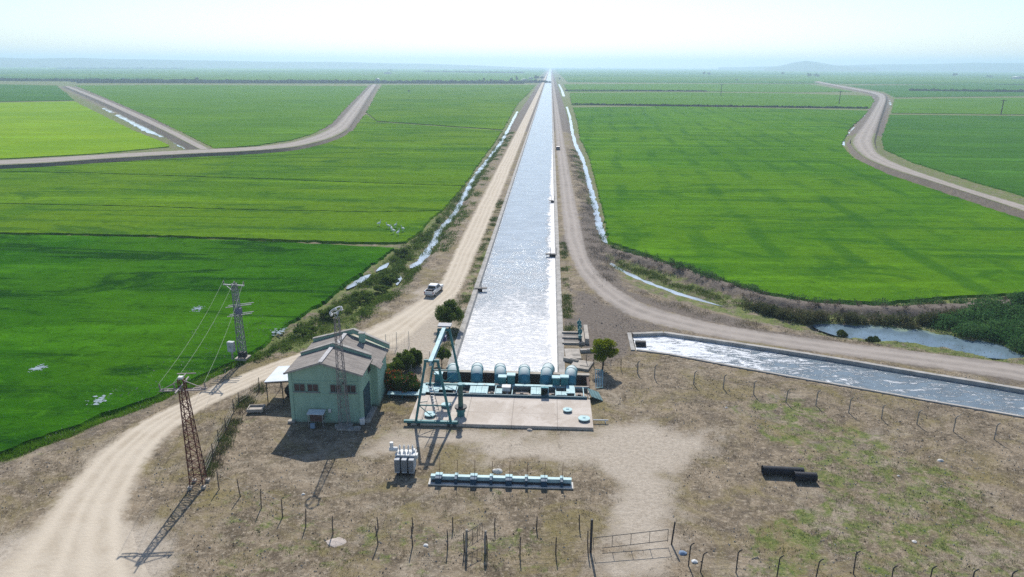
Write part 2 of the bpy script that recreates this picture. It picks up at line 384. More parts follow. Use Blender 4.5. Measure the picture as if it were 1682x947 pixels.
PIT = (-13.0, 5.0, 76.5, 80.5)
DRAINS = [([(-20., 700), (675, 440), (690, 427), (712, 397), (720, 379), (745, 351), (762, 322), (775, 296), (800, 263), (825, 230), (838, 205), (850, 182)][1:], .22),
          ([(1003, 400), (992, 390), (985, 370), (978, 340), (972, 315), (965, 290), (958, 262), (946, 238), (940, 216), (936, 190), (930, 172)], .2),
          ([(1003, 430), (1020, 441), (1050, 455), (1080, 467), (1110, 478), (1150, 490), (1200, 505)], -.05), ([(570, 474), (585, 463), (608, 450)], .45),
          ([(618, 445), (628, 439), (640, 430)], .25), ([(652, 468), (655, 458), (657, 452)], .25), ([(1370, 540), (1430, 544), (1500, 549), (1560, 560), (1630, 573)], 2.5)]
_DR = [([tuple(G(*p, FZ)[:2]) for p in q], w) for q, w in DRAINS]
def ground_z(X, Y):
    Z = np.full(X.shape, FZ)
    for q, w in RAISED:
        xs = [p[0] for p in q]; ys = [p[1] for p in q]
        sel = (X > min(xs)-20) & (X < max(xs)+20) & (Y > min(ys)-20) & (Y < max(ys)+20)
        d = sdist(X[sel], Y[sel], q)+(fbm(X[sel], Y[sel], .3)-.5)*1.5
        Z[sel] = np.maximum(Z[sel], FZ*sstep(0, w, d))
    near = (np.abs(X) < 220) & (Y < 320) & (Y > 20)
    d = seg_dist(X[near], Y[near], LEVEE)
    Z[near] = np.maximum(Z[near], FZ+1.25*(1-sstep(.5, 3.0, d+(fbm(X[near], Y[near], .5)-.5)*1.6)))
    Z[near] -= .015+.05*fbm(X[near], Y[near], .9, 3)
    sl = near & (Z < -.12); Z[sl] += (fbm(X[sl], Y[sl], .6, 3)-.5)*.35
    nd = (np.abs(X) < 90) & (Y < 700) & (Y > 80)
    for q, w in _DR:
        d = seg_dist(X[nd], Y[nd], q); Z[nd] = np.minimum(Z[nd], FZ-.55+np.maximum(0, (d-w+(fbm(X[nd], Y[nd], .45, 3)-.5)*(1.0+w*.8))*.5))
    Z[(X > 2.45) & (X < 4.75) & (Y > 91.1) & (Y < 94.9)] = -1.4
    far = ~near; Z[far] -= .05
    Z[(X > CXL-.25) & (X < CXR+.25) & (Y > 80)] = -2.6
    Z[(X > PIT[0]) & (X < PIT[1]) & (Y > PIT[2]) & (Y < PIT[3])] = -2.6
    sel = (X > 8) & (X < 120) & (Y > 40) & (Y < 110)
    ds = sdist(X[sel], Y[sel], SIDE); z = Z[sel]; z[ds < .1] = -2.6; Z[sel] = z
    return Z

# ------------------------------------------------------------------ ground sheet
def axis(lo, hi, s0, a, b, g, both=False):
    p = list(np.arange(a, b, s0)); s = s0; x = p[-1]
    while x < hi: s *= 1+g; x += s; p.append(x)
    s = s0; x = p[0]; q = []
    while x > lo: s *= 1+g; x -= s; q.append(x)
    return np.array(q[::-1]+p)
xs = axis(-9500, 9500, .42, -56, 84, .022); ys = axis(-90, 14000, .45, 38, 135, .016)
X, Y = np.meshgrid(xs, ys); Zg = ground_z(X, Y)
nx, ny = len(xs), len(ys); idx = np.arange(nx*ny).reshape(ny, nx)
quads = np.stack([idx[:-1, :-1], idx[:-1, 1:], idx[1:, 1:], idx[1:, :-1]], -1).reshape(-1, 4)
ground = np_mesh('ground', np.stack([X, Y, Zg], -1).reshape(-1, 3), quads, SOIL, smooth=True, attrs={'zone': ('FLOAT_COLOR', zones(X, Y).reshape(-1, 4))})
tag(ground, kind='structure')
def gz(x, y): return float(ground_z(np.array([x], float), np.array([y], float))[0])

def resample(pts, step):
    pts = [Vector(p) for p in pts]; out = []
    for i in range(len(pts)-1):
        p0, p1, p2, p3 = pts[max(i-1, 0)], pts[i], pts[i+1], pts[min(i+2, len(pts)-1)]
        n = max(1, int((p2-p1).length/step))
        for j in range(n):
            t = j/n; out.append(.5*((2*p1)+(p2-p0)*t+(2*p0-5*p1+4*p2-p3)*t*t+(3*p1-p0-3*p2+p3)*t**3))
    out.append(pts[-1]); return out
def at_len(P, n):
    L = np.cumsum([0]+[(P[i+1]-P[i]).length for i in range(len(P)-1)]); t = np.linspace(0, L[-1], n); A = np.array([tuple(p) for p in P])
    return np.stack([np.interp(t, L, A[:, i]) for i in range(3)], -1)
def ribbon(name, Lp, Rp, z, m, n=200, k=10, even=False, label=None):
    if even:
        Lp, Rp = resample(Lp, 4), resample(Rp, 4); A, B = at_len(Lp, n), at_len(Rp, n)
    else:       # pair the given points, spline in between
        q = max(2, n//(len(Lp)-1)); A = []; B = []
        for i in range(len(Lp)-1):
            for P, O in ((Lp, A), (Rp, B)):
                def tg(j):
                    a_, b_, c_ = Vector(P[max(j-1, 0)]), Vector(P[j]), Vector(P[min(j+1, len(P)-1)]); l1 = (b_-a_).length or (c_-b_).length; l2 = (c_-b_).length or l1
                    return (c_-a_).normalized()*min(l1, l2)
                p1, p2, m1, m2 = Vector(P[i]), Vector(P[i+1]), tg(i), tg(i+1)
                for j in range(q):
                    t = j/q; O.append(p1*(2*t**3-3*t*t+1)+m1*(t**3-2*t*t+t)+p2*(3*t*t-2*t**3)+m2*(t**3-t*t))
        A.append(Vector(Lp[-1])); B.append(Vector(Rp[-1])); A = np.array([tuple(v) for v in A]); B = np.array([tuple(v) for v in B]); n = len(A)
    u = np.linspace(0, 1, k+1)[None, :, None]
    P = A[:, None, :]*(1-u)+B[:, None, :]*u; P[..., 2] = z
    if z < .1 and k > 8: P[:, 0, 2] = P[:, -1, 2] = z-.16
    uu = np.broadcast_to(u[..., 0], (n, k+1)); e = np.minimum(uu, 1-uu)*4; e = np.clip(e, 0, 1)
    I = np.arange(n*(k+1)).reshape(n, k+1)
    q = np.stack([I[:-1, :-1], I[:-1, 1:], I[1:, 1:], I[1:, :-1]], -1).reshape(-1, 4)
    Vv = P.reshape(-1, 3)
    a = Vv[q[0]]; nrm = np.cross(a[1]-a[0], a[2]-a[0])[2]
    if nrm < 0: q = q[:, ::-1]
    o = np_mesh(name, Vv, q, m, smooth=True, attrs={'zone': ('FLOAT_COLOR', zones(P[..., 0], P[..., 1]).reshape(-1, 4)), 'edge': ('FLOAT', e.ravel()), 'across': ('FLOAT', uu.ravel())})
    return tag(o, kind='structure')

R_BEIGE = make_road('packed_gravel_beige', (.50, .435, .345), (.42, .355, .27), [(.22, .1), (.42, .07), (.58, .1), (.78, .08)])
R_GREY = make_road('packed_gravel_grey', (.33, .29, .255), (.24, .21, .185), [(.34, .14), (.66, .14)])
# canal road, left bank, sweeping round the yard to the bottom left corner
inner = [(300, 1010), (262, 947), (232, 890), (224, 840), (236, 790), (268, 735), (312, 692), (360, 662), (430, 630), (500, 601), (590, 575), (655, 572), (716, 520), (759, 480)]
outer = [(-120, 1010), (-50, 947), (20, 885), (65, 835), (105, 790), (150, 745), (215, 698), (285, 662), (365, 625), (455, 590), (560, 553), (622, 527), (680, 495), (720, 462)]
Lw = Gs(outer)+[Vector((-19.2, 150, 0)), Vector((-19.4, 200, 0)), Vector((-19.4, 300, 0)), Vector((-19.4, 600, 0)), Vector((-19.4, 1400, 0)), Vector((-19.4, 9000, 0))]
Rw = Gs(inner)+[Vector((-13.6, 150, 0)), Vector((-13.3, 200, 0)), Vector((-13.3, 300, 0)), Vector((-13.3, 600, 0)), Vector((-13.3, 1400, 0)), Vector((-13.3, 9000, 0))]
ribbon('road', Lw, Rw, .008, R_BEIGE, n=420, k=16)
lo = [(1900, 668), (1682, 629), (1500, 602), (1320, 577), (1180, 556), (1084, 537), (1020, 514), (973, 480), (945, 445)]
up = [(1900, 633), (1682, 597), (1500, 574), (1320, 552), (1180, 530), (1084, 505), (1042, 488), (996, 456), (968, 420)]
Lw = Gs(lo)+[Vector((3.4, 152, 0)), Vector((3.1, 200, 0)), Vector((3.0, 300, 0)), Vector((3.0, 600, 0)), Vector((3.0, 1400, 0)), Vector((3.0, 9000, 0))]
Rw = Gs(up)+[Vector((8.2, 165, 0)), Vector((8.0, 200, 0)), Vector((7.8, 300, 0)), Vector((7.8, 600, 0)), Vector((7.8, 1400, 0)), Vector((7.8, 9000, 0))]
ribbon('road', Lw, Rw, .008, R_GREY, n=300, k=14)
BZ = .75
def bank(U, Dn, z, m, wid=2.6):
    for P, O in ((U, Dn), (Dn, U)):
        P = resample(Gs(P, z), 5); O = resample(Gs(O, z), 5); V = []
        n = len(P)
        for i, p in enumerate(P):
            d = P[min(i+1, n-1)]-P[max(i-1, 0)]; nn = Vector((-d.y, d.x, 0)).normalized()
            c = min(O, key=lambda q: (q-p).length_squared)
            if nn.dot(p-c) < 0: nn = -nn
            w = wid*(.6+.8*fbm(np.array([p.x]), np.array([p.y]), .12, 3)[0])
            V += [(p.x, p.y, z), (p.x+nn.x*w*.55, p.y+nn.y*w*.55, z-.75), (p.x+nn.x*w*1.3, p.y+nn.y*w*1.3, FZ-.1)]
        F_ = [(3*i+j, 3*i+j+1, 3*i+j+4, 3*i+j+3) for i in range(n-1) for j in range(2)]
        A = np.array(V); a = A[F_[0][0]]; 
        if np.cross(A[F_[0][1]]-a, A[F_[0][2]]-a)[2] < 0: F_ = [f[::-1] for f in F_]
        z_ = np.tile([0, .3, .7, 1.], (len(V), 1)); tag(np_mesh('road_bank', V, F_, m, smooth=True, attrs={'zone': ('FLOAT_COLOR', z_)}), kind='structure')
bank(ROADL_U, ROADL_D, BZ, SOIL, 1.3); bank(ROADR_U, ROADR_D, BZ, SOIL, 1.4)
ribbon('road', Gs(ROADL_U, BZ), Gs(ROADL_D, BZ), BZ+.03, R_GREY, n=200, k=8)
ribbon('road', Gs(ROADR_U, BZ), Gs(ROADR_D, BZ), BZ+.03, R_GREY, n=200, k=8)
ribbon('road', Gs(DIAG_L, BZ), Gs(DIAG_R, BZ), BZ+.01, R_GREY, n=60, k=6); bank(DIAG_L, DIAG_R, BZ-.01, SOIL)

# ------------------------------------------------------------------ canal
def foam_main(k, v):
    s = k.sep(v); y, x = s[1], s[0]
    n = k.noise(k.mapv(v, sc=(1, .55, 1)), .22, 8, .72, 1.2); f = k.noise(v, 1.6, 7, .78, .6)
    d = k.m('ADD', k.m('MULTIPLY', k.ramp(y, 175., 120.), .45), k.m('MULTIPLY', k.ramp(y, 125., 84.), .75))
    a = k.m('ADD', d, k.m('ADD', k.m('MULTIPLY', k.m('SUBTRACT', n, .5), 1.6), k.m('MULTIPLY', k.m('SUBTRACT', f, .5), 1.5)))
    a = k.m('MULTIPLY', k.ramp(a, .30, .95), k.m('SUBTRACT', 1., k.m('MULTIPLY', k.ramp(k.noise(k.mapv(v, sc=(.8, 1.6, 1)), 1.3, 8, .8, .5), .46, .60), k.m('ADD', .38, k.m('MULTIPLY', k.ramp(y, 88., 118.), .38)))))
    w = k.m('ADD', k.m('MULTIPLY', k.ramp(y, 420., 110.), 1.5), .35)
    e = k.m('SUBTRACT', x, k.m('SUBTRACT', CXR, w))
    e = k.ramp(k.m('ADD', e, k.m('MULTIPLY', k.m('SUBTRACT', k.noise(k.mapv(v, sc=(1, .45, 1)), .42, 8, .8, 1.2), .5), k.m('ADD', 1.6, k.m('MULTIPLY', k.ramp(y, 330., 130.), 5.0)))), -.1, .6)
    l2 = k.ramp(k.m('ADD', k.m('SUBTRACT', CXL+.25, x), k.m('MULTIPLY', k.m('SUBTRACT', f, .5), .8)), -.1, .3)
    gl = k.m('MULTIPLY', k.ramp(k.noise(k.mapv(v, sc=(.7, 1.3, 1)), 1.1, 8, .8), .60, .68), k.ramp(y, 330., 150.))
    return k.m('MAXIMUM', k.m('MAXIMUM', a, k.m('MULTIPLY', gl, .8)), k.m('MAXIMUM', e, l2))
WCAN = make_water('canal_water', (.25, .285, .32), (.86, .85, .84), foam_main, rough=.2, wave=.12, wsc=(.5, 1.3, 1))
ribbon('canal_water', [Vector((CXL-.1, y, 0)) for y in (79.9, 200, 600, 2000, 9500)], [Vector((CXR+.1, y, 0)) for y in (79.9, 200, 600, 2000, 9500)], -.45, WCAN, n=8, k=2)
lin = mat('canal_concrete', (.40, .38, .35), .9, .35, .7, bump=.03)
mb = MB()
for s, x0 in ((-1, CXL), (1, CXR)):
    prev = None
    for y0, y1 in ((80.2, 140), (140, 300), (300, 900), (900, 9500)):
        a = x0+s*.75; mb.add([(x0-s*.3, y0, -.9), (x0, y0, .06), (a, y0, .06), (a, y0, -.5), (x0-s*.3, y1, -.9), (x0, y1, .06), (a, y1, .06), (a, y1, -.5)],
                             [(0, 1, 5, 4), (1, 2, 6, 5), (2, 3, 7, 6)])
tag(mb.build('canal_lining', lin), kind='structure')
def foam_side(k, v):  # churned water
    s = k.sep(v); n = k.noise(k.mapv(v, rot=(0, 0, .42), sc=(.4, 1.1, 1)), .55, 8, .72, 2.2); f = k.noise(v, 2.2, 7, .8, .6)
    d = k.m('MULTIPLY', k.ramp(s[0], 40., 10.), .55)
    a = k.m('ADD', k.m('ADD', d, .13), k.m('ADD', k.m('MULTIPLY', k.m('SUBTRACT', n, .5), 2.4), k.m('MULTIPLY', k.m('SUBTRACT', f, .5), 1.0)))
    return k.ramp(a, .15, .6)
WSIDE = make_water('side_canal_water', (.13, .165, .19), (.80, .82, .84), foam_side, rough=.16, wave=.12)
SN = [Vector((p.x, p.y, 0)) for p in Gs(SIDE_N)]; SS = [Vector((p.x, p.y, 0)) for p in Gs(SIDE_S)]
ribbon('side_canal_water', SN, SS, -.38, WSIDE, n=60, k=4)
mb = MB()
def wall_strip(mb, P, w, depth, side):
    P = [Vector((p.x, p.y, 0)) for p in P]
    for i in range(len(P)-1):
        d = (P[i+1]-P[i]).normalized(); nrm = Vector((-d.y, d.x, 0))*side
        a, b = P[i], P[i+1]
        q = [a-nrm*.05, a+nrm*w, b-nrm*.05, b+nrm*w]
        vs = [Vector((p.x, p.y, z)) for p in q for z in (.1, -depth)]
        mb.add(vs, [(0, 2, 6, 4), (0, 4, 5, 1), (2, 3, 7, 6), (0, 1, 3, 2), (4, 6, 7, 5)])
wall_strip(mb, SN, .55, 1.5, 1); wall_strip(mb, SS, .32, 1.5, -1)
wall_strip(mb, [SN[0]+Vector((-.3, .45, 0)), SS[0]+Vector((-.3, -.3, 0))], .5, 1.5, -1)
tag(mb.build('side_canal_lining', lin), kind='structure')
# ------------------------------------------------------------------ drains and pools
WD = make_water('drain_water', (.33, .385, .44), (.5, .5, .5), None, rough=.10, wave=.008)
def drain(pts, w, z=FZ-.27, jag=.35, step=2.5):
    P = resample([G(p[0], p[1], z) for p in pts], step); L = []; Rr = []
    for i, p in enumerate(P):
        d = (P[min(i+1, len(P)-1)]-P[max(i-1, 0)]); d.z = 0; d.normalize(); nn = Vector((-d.y, d.x, 0))
        ww = w if not callable(w) else w(i/len(P))
        s = fbm(np.array([p.x*1.]), np.array([p.y*1.]), .21, 2)[0]; s2 = fbm(np.array([p.x+99.]), np.array([p.y*1.]), .3, 2)[0]
        tp = min(1, min(i, len(P)-1-i)/2+.1)
        L.append(p+nn*ww*.5*(.3+1.4*s)*tp); Rr.append(p-nn*ww*.5*(.3+1.4*s2)*tp)
    n = len(P); V = [(*v[:2], z) for v in L]+[(*v[:2], z) for v in Rr]
    return tag(np_mesh('drain_water', V, [(n+i, n+i+1, i+1, i) for i in range(n-1)], WD), kind='structure')
drain([(675, 440), (690, 427), (712, 397), (720, 379), (745, 351), (762, 322), (775, 296), (800, 263), (825, 230), (838, 205), (850, 182)], 4.5)
drain([(1003, 400), (992, 390), (985, 370), (978, 340), (972, 315), (965, 290), (958, 262), (946, 238), (940, 216), (936, 190), (930, 172)], 5)
drain([(1003, 430), (1020, 441), (1050, 455), (1080, 467), (1110, 478), (1150, 490), (1200, 505)], 3.2)
drain([(570, 474), (585, 463), (608, 450)], 3.5); drain([(618, 445), (628, 439), (640, 430)], 3); drain([(652, 468), (655, 458), (657, 452)], 2.5)
drain([(432, 558), (448, 549), (462, 542), (475, 530)], 1.0)
drain([(172, 177), (180, 181), (188, 185)], 5, FZ+.1); drain([(193, 188), (215, 199), (240, 213), (258, 219), (272, 225)], 5, FZ+.1); drain([(287, 231), (300, 238), (314, 246)], 4, FZ+.1)
drain([(560, 220), (572, 205), (585, 188), (598, 172)], 4, FZ+.1); drain([(1389, 239), (1395, 227), (1402, 216), (1408, 208)], 3.4, FZ+.1)
drain([(1418, 198), (1422, 191), (1424, 187)], 3.5, FZ+.1); drain([(1434, 176), (1436, 171), (1437, 167)], 4, FZ+.1)
drain([(1453, 252), (1444, 243), (1441, 234), (1443, 224)], 2.2, FZ+.1); drain([(1460, 172), (1458, 165), (1455, 161)], 5, FZ+.1)
drain([(897, 167), (893, 172), (888, 178)], 1, FZ+.1); drain([(918, 138), (922, 146), (926, 158)], 3.5, FZ+.1)
WPU = make_water('puddle_water', (.24, .29, .30), (.5, .5, .5), None, rough=.15, wave=.01)
def pool(name, px, m, z, smooth=3):
    P = [G(p[0], p[1], z) for p in px]; P = resample(P+[P[0]], 1.0)[:-1]; me = MB()
    c = sum(P, Vector())/len(P); n = len(P)
    P = [p+(p-c).normalized()*(fbm(np.array([p.x]), np.array([p.y]), .5, 3)[0]-.5)*1.0 for p in P]
    me.add([(p.x, p.y, z) for p in P], [tuple(range(n))])
    o = me.build(name, m); return tag(o, kind='structure')
def scum(k, v):
    s = k.noise(v, .35, 7, .7, .8); return k.m('MULTIPLY', k.ramp(s, .46, .58), k.ramp(k.m('ADD', k.sep(v)[1], k.m('MULTIPLY', k.sep(v)[0], .35)), 119., 123.))
WM = make_water('marsh_water', (.11, .16, .195), (.26, .33, .16), scum, rough=.15, wave=.015)
pool('marsh_water', [(1330, 532), (1420, 532), (1500, 534), (1560, 543), (1620, 555), (1670, 572), (1680, 590), (1600, 586), (1540, 578), (1480, 568), (1420, 560), (1370, 551)], WM, FZ-.22)

# ------------------------------------------------------------------ rice fields
def field(px, m, z=FZ+.42, jag=.5):
    P = [G(p[0], p[1], z) for p in px]; Q = []
    for i in range(len(P)):
        a, b = P[i], P[(i+1) % len(P)]; L = (b-a).length
        st = max(.8, min(a.y, b.y)*.008) if min(a.y, b.y) > 0 else 2
        n = max(1, min(160, int(L/st)))
        for j in range(n):
            p = a.lerp(b, j/n); k_ = fbm(np.array([p.x]), np.array([p.y]), .45, 3)[0]-.5; k2 = fbm(np.array([p.x+70]), np.array([p.y]), .45, 3)[0]-.5
            Q.append(p+Vector((k_+random.uniform(-.22, .22), k2+random.uniform(-.22, .22), 0))*jag*2*max(1, st*.6))
    n = len(Q); area = sum(Q[i].x*Q[(i+1) % n].y-Q[(i+1) % n].x*Q[i].y for i in range(n)); vs = [(p.x, p.y, z) for p in Q]+[(p.x, p.y, z-.9) for p in Q]
    
    for i in range(n):
        d = Q[(i+2) % n]-Q[i-2]; d.z = 0
        if d.length > 1e-6: d.normalize()
        sg = 1 if area > 0 else -1; a_ = vs[n+i]; vs[n+i] = (a_[0]+d.y*sg*.55, a_[1]-d.x*sg*.55, a_[2])
    o = MB().add(vs, [tuple(range(n))]+[(i, (i+1) % n, n+(i+1) % n, n+i) for i in range(n)]).build('rice_field', m)
    return tag(o, kind='structure')
RA = make_rice('rice_deep_green', (.022, .105, .004), (.046, .145, .005), (.008, .045, .006), 1, .9)
RB = make_rice('rice_mid_green', (.07, .165, .009), (.105, .20, .008), (.022, .088, .014), 2, .65)
RC = make_rice('rice_right_green', (.062, .17, .008), (.088, .20, .008), (.022, .095, .010), 3, .6, rows=(math.radians(4), .022, .5))
RD = make_rice('rice_yellow_green', (.20, .33, .010), (.16, .29, .010), (.12, .24, .010), 4, .35)
RE = make_rice('rice_far_green', (.075, .175, .014), (.095, .20, .014), (.05, .13, .02), 5, .45)
RF = make_rice('rice_cool_green', (.045, .135, .018), (.060, .16, .018), (.028, .09, .02), 6, .5)
field([(-300, 873), (0, 741), (99, 705), (197, 668), (276, 641), (330, 615), (385, 592), (429, 568), (440, 552), (462, 538), (500, 513), (540, 487), (560, 467), (600, 440), (632, 417), (646, 406), (560, 402), (420, 395), (280, 390), (140, 387), (0, 384), (-300, 380)], RA)
def F2(top, bot): return field(top+bot[::-1], RB)
F2([(-150, 337), (0, 334), (200, 338), (400, 344), (600, 348), (724, 346)], [(-150, 380), (0, 381), (140, 383), (280, 386), (420, 391), (560, 396), (640, 398), (664, 396), (690, 378), (706, 358)])
F2([(-150, 280), (0, 281), (150, 284), (300, 289), (450, 294), (600, 300), (760, 305)], [(-150, 336), (0, 333), (200, 337), (400, 343), (600, 347), (725, 345), (745, 322)])
F2([(-150, 285), (0, 275), (120, 269), (300, 256), (430, 249), (495, 242), (550, 229), (580, 213), (600, 187)], [(-150, 279), (0, 280), (150, 283), (300, 288), (450, 293), (600, 299), (761, 304), (790, 262), (812, 233), (824, 214), (620, 200)])
F2([(602, 184), (620, 150), (628, 139), (880, 139)], [(620, 198), (825, 212), (838, 190), (850, 170), (868, 152)])
field([(352, 243), (420, 238), (478, 229), (515, 218), (545, 202), (566, 178), (585, 160), (604, 141), (300, 139), (124, 140), (185, 165), (245, 191), (300, 217)], RE)
field([(-150, 169), (0, 168), (122, 166), (160, 185), (215, 212), (275, 236), (278, 240), (150, 252), (0, 260), (-150, 268)], RD)
field([(-150, 138), (0, 138), (92, 140), (122, 164), (0, 166), (-150, 167)], RF)
field([(942, 176), (1100, 174), (1300, 178), (1427, 181), (1412, 196), (1394, 212), (1382, 238), (1400, 258), (1460, 286), (1538, 312), (1682, 360), (1800, 404), (1900, 440), (1900, 478), (1682, 480), (1560, 486), (1450, 495), (1330, 491), (1250, 478), (1180, 457), (1120, 436), (1060, 416), (1025, 403), (1004, 396), (997, 370), (988, 330), (978, 290), (968, 255), (953, 225), (948, 195)], RC)
field([(936, 152), (1100, 151), (1300, 153), (1430, 157), (1436, 165), (1428, 178), (1300, 175), (1100, 171), (940, 172)], RE)
field([(926, 138), (1100, 137), (1330, 138), (1400, 150), (1300, 151), (1100, 149), (934, 150)], RE)
field([(1462, 188), (1682, 190), (1900, 193), (1900, 395), (1800, 362), (1682, 320), (1600, 297), (1500, 265), (1455, 245), (1449, 228), (1456, 205)], RF)
field([(1470, 162), (1682, 160), (1900, 160), (1900, 190), (1682, 187), (1465, 185)], RE)
field([(1390, 140), (1682, 138), (1900, 138), (1900, 158), (1682, 157), (1470, 159), (1452, 150)], RF)
# farmland beyond: blocks of fields running out to the horizon
for s in (-1, 1):
    y = 1750.
    while y < 9500:
        h = random.uniform(150, 380)*(1+y/6000); x = 40.
        while x < 7500*min(1, y/2600+.3):
            w = random.uniform(300, 900)*(1+y/9000)
            m = random.choice([RE, RF, RB, RE, RD if random.random() < .25 else RF])
            g = random.uniform(4, 14)+y*.003
            vs = [(s*x, y, FZ+.42), (s*(x+w-g), y, FZ+.42), (s*(x+w-g), y+h-g, FZ+.42), (s*x, y+h-g, FZ+.42)]
            vs += [(a, b, FZ-.3) for a, b, c in vs]
            tag(MB().add(vs, [(0, 1, 2, 3) if s > 0 else (3, 2, 1, 0), (0, 4, 5, 1), (1, 5, 6, 2), (2, 6, 7, 3), (3, 7, 4, 0)]).build('rice_field', m), kind='structure')
            x += w
        y += h
# wet gaps in the near rice, where the water shows
for px in ([(310, 504), (322, 500), (338, 503), (340, 510), (322, 514), (310, 510)], [(54, 600), (66, 595), (76, 600), (70, 612), (58, 612)], [(158, 648), (165, 646), (167, 662), (160, 672), (156, 660)],
           [(444, 549), (456, 543), (470, 534), (474, 536), (462, 546), (446, 554)]):
    c = G(sum(p[0] for p in px)/len(px), sum(p[1] for p in px)/len(px), FZ+.44)
    V = []; Fq = []
    P = [G(*p, FZ+.44) for p in px]; w = max((p-c).length for p in P)
    for q in range(60):
        a = random.random()*6.28; r = random.random()**.8*(.4+.6*random.random())
        x = c.x+math.cos(a)*r*w*.6; y = c.y+math.sin(a)*r*w*.8; b = len(V); s = random.uniform(.04, .17)*(1.6 if r < .3 else 1); n = 6; e = random.uniform(.5, 2)
        V += [(x+math.cos(t*6.283/n)*s*e*random.uniform(.5, 1.3), y+math.sin(t*6.283/n)*s*random.uniform(.5, 1.3), FZ+.43+q*.0007) for t in range(n)]
        Fq.append(tuple(range(b, b+n)))
    o = MB(); o.v = V; o.f = Fq; tag(o.build('puddle_water', WPU), kind='structure')

# ------------------------------------------------------------------ hills
def ridge(pts, dist, depth, m):
    V = []; n = len(pts); Pn = []
    for i in range(n-1):
        for j in range(6):
            t = j/6; Pn.append((pts[i][0]*(1-t)+pts[i+1][0]*t, pts[i][1]*(1-t)+pts[i+1][1]*t))
    Pn.append(pts[-1]); rows = 9
    for k in range(rows):
        t = k/(rows-1); f = math.sin(t*math.pi)**.8
        for i, (a, b) in enumerate(Pn):
            p = D(a, b, dist+(t-.5)*0); d = Vector((p.x, p.y, 0)).normalized(); zz = max(p.z, 0)
            q = d*(dist+(t-.5)*depth)
            V.append((q.x, q.y, FZ-1+(zz+1)*f*(1+.12*(mnoise.noise(Vector((q.x*.002, q.y*.002, 3)))))))
    w = len(Pn); Fq = [(k*w+i, k*w+i+1, (k+1)*w+i+1, (k+1)*w+i) for k in range(rows-1) for i in range(w-1)]
    return tag(np_mesh('hills', V, Fq, m, smooth=True), kind='structure')
HM = mat('hill_scrub', (.085, .10, .06), .95, .4, .002)
ridge([(-260, 97), (-60, 94), (0, 93.5), (60, 95), (140, 94), (200, 96.5), (320, 98.5), (450, 100.5), (560, 101.5), (680, 104), (800, 107.5), (900, 112)], 8200, 1500, HM)
ridge([(1255, 112), (1282, 107.5), (1305, 102), (1325, 99), (1342, 101), (1368, 105.5), (1400, 108.5), (1440, 111)], 7600, 900, HM)
ridge([(1180, 110), (1400, 106), (1500, 105), (1600, 103), (1682, 104), (1900, 102)], 9300, 900, HM)

# ------------------------------------------------------------------ haze
hz = MB().box((0, 6900, 74), (21000, 14600, 154)).build('haze', bpy.data.materials.new('haze_air'))
tag(hz, kind='stuff'); hm = hz.data.materials[0]; hm.use_nodes = True; nt = hm.node_tree; nt.nodes.clear()
ho = nt.nodes.new('ShaderNodeOutputMaterial'); pv = nt.nodes.new('ShaderNodeVolumePrincipled')
pv.inputs['Color'].default_value = (.60, .80, 1.0, 1); pv.inputs['Density'].default_value = HAZE; pv.inputs['Anisotropy'].default_value = .35
nt.links.new(pv.outputs[0], ho.inputs['Volume'])
hz.data.update(); hz.location = (0, 0, 0)

# ================================================================== THE PUMPING STATION
TEAL = mat('teal_paint', (.10, .30, .34), .55, .3, 1.3, wear=((.22, .16, .11), .58))
TEALD = mat('dark_teal_paint', (.045, .20, .215), .55, .3, 1.3, wear=((.14, .09, .06), .59))
TEALP = mat('pale_teal_paint', (.36, .55, .58), .6, .22, 1.0, wear=((.27, .22, .17), .59))
def pipe_material():
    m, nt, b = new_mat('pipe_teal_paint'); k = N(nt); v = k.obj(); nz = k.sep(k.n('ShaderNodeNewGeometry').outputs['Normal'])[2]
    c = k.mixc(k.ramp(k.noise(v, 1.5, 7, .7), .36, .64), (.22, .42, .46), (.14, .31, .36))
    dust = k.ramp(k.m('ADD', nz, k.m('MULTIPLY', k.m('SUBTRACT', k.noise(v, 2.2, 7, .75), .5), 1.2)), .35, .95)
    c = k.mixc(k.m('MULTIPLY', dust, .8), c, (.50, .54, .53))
    c = k.mixc(k.ramp(k.noise(k.mapv(v, sc=(3, .6, .6)), 2., 8, .8), .60, .66), c, (.20, .13, .09))
    k.l(c, b.inputs['Base Color']); b.inputs['Roughness'].default_value = .75; return m
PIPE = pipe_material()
WHITE = mat('chalky_white_paint', (.72, .72, .70), .7, .15, 1.0)
STEEL = mat('galvanised_steel', (.42, .43, .44), .5, .2, 2., metal=.6)
DARKST = mat('dark_steel', (.05, .05, .055), .6, .3, 2.)
RUST = mat('red_oxide_steel', (.16, .06, .045), .8, .35, 1.6, wear=((.28, .20, .17), .62))
BLACK = mat('black_rubber', (.018, .019, .022), .6, .2, 3.)
SHEET = mat('corrugated_sheet', (.66, .70, .74), .45, .12, 1.)
WOODP = mat('grey_wood', (.13, .105, .085), .9, .35, 3.)
CPOST = mat('concrete_post', (.30, .28, .25), .9, .3, 2.)
GLASS = mat('dusty_glass', (.07, .05, .055), .25, .3, 1.5, spec=.5)
PIT_C = mat('silty_concrete', (.40, .34, .29), .9, .3, 1.5, bump=.03)
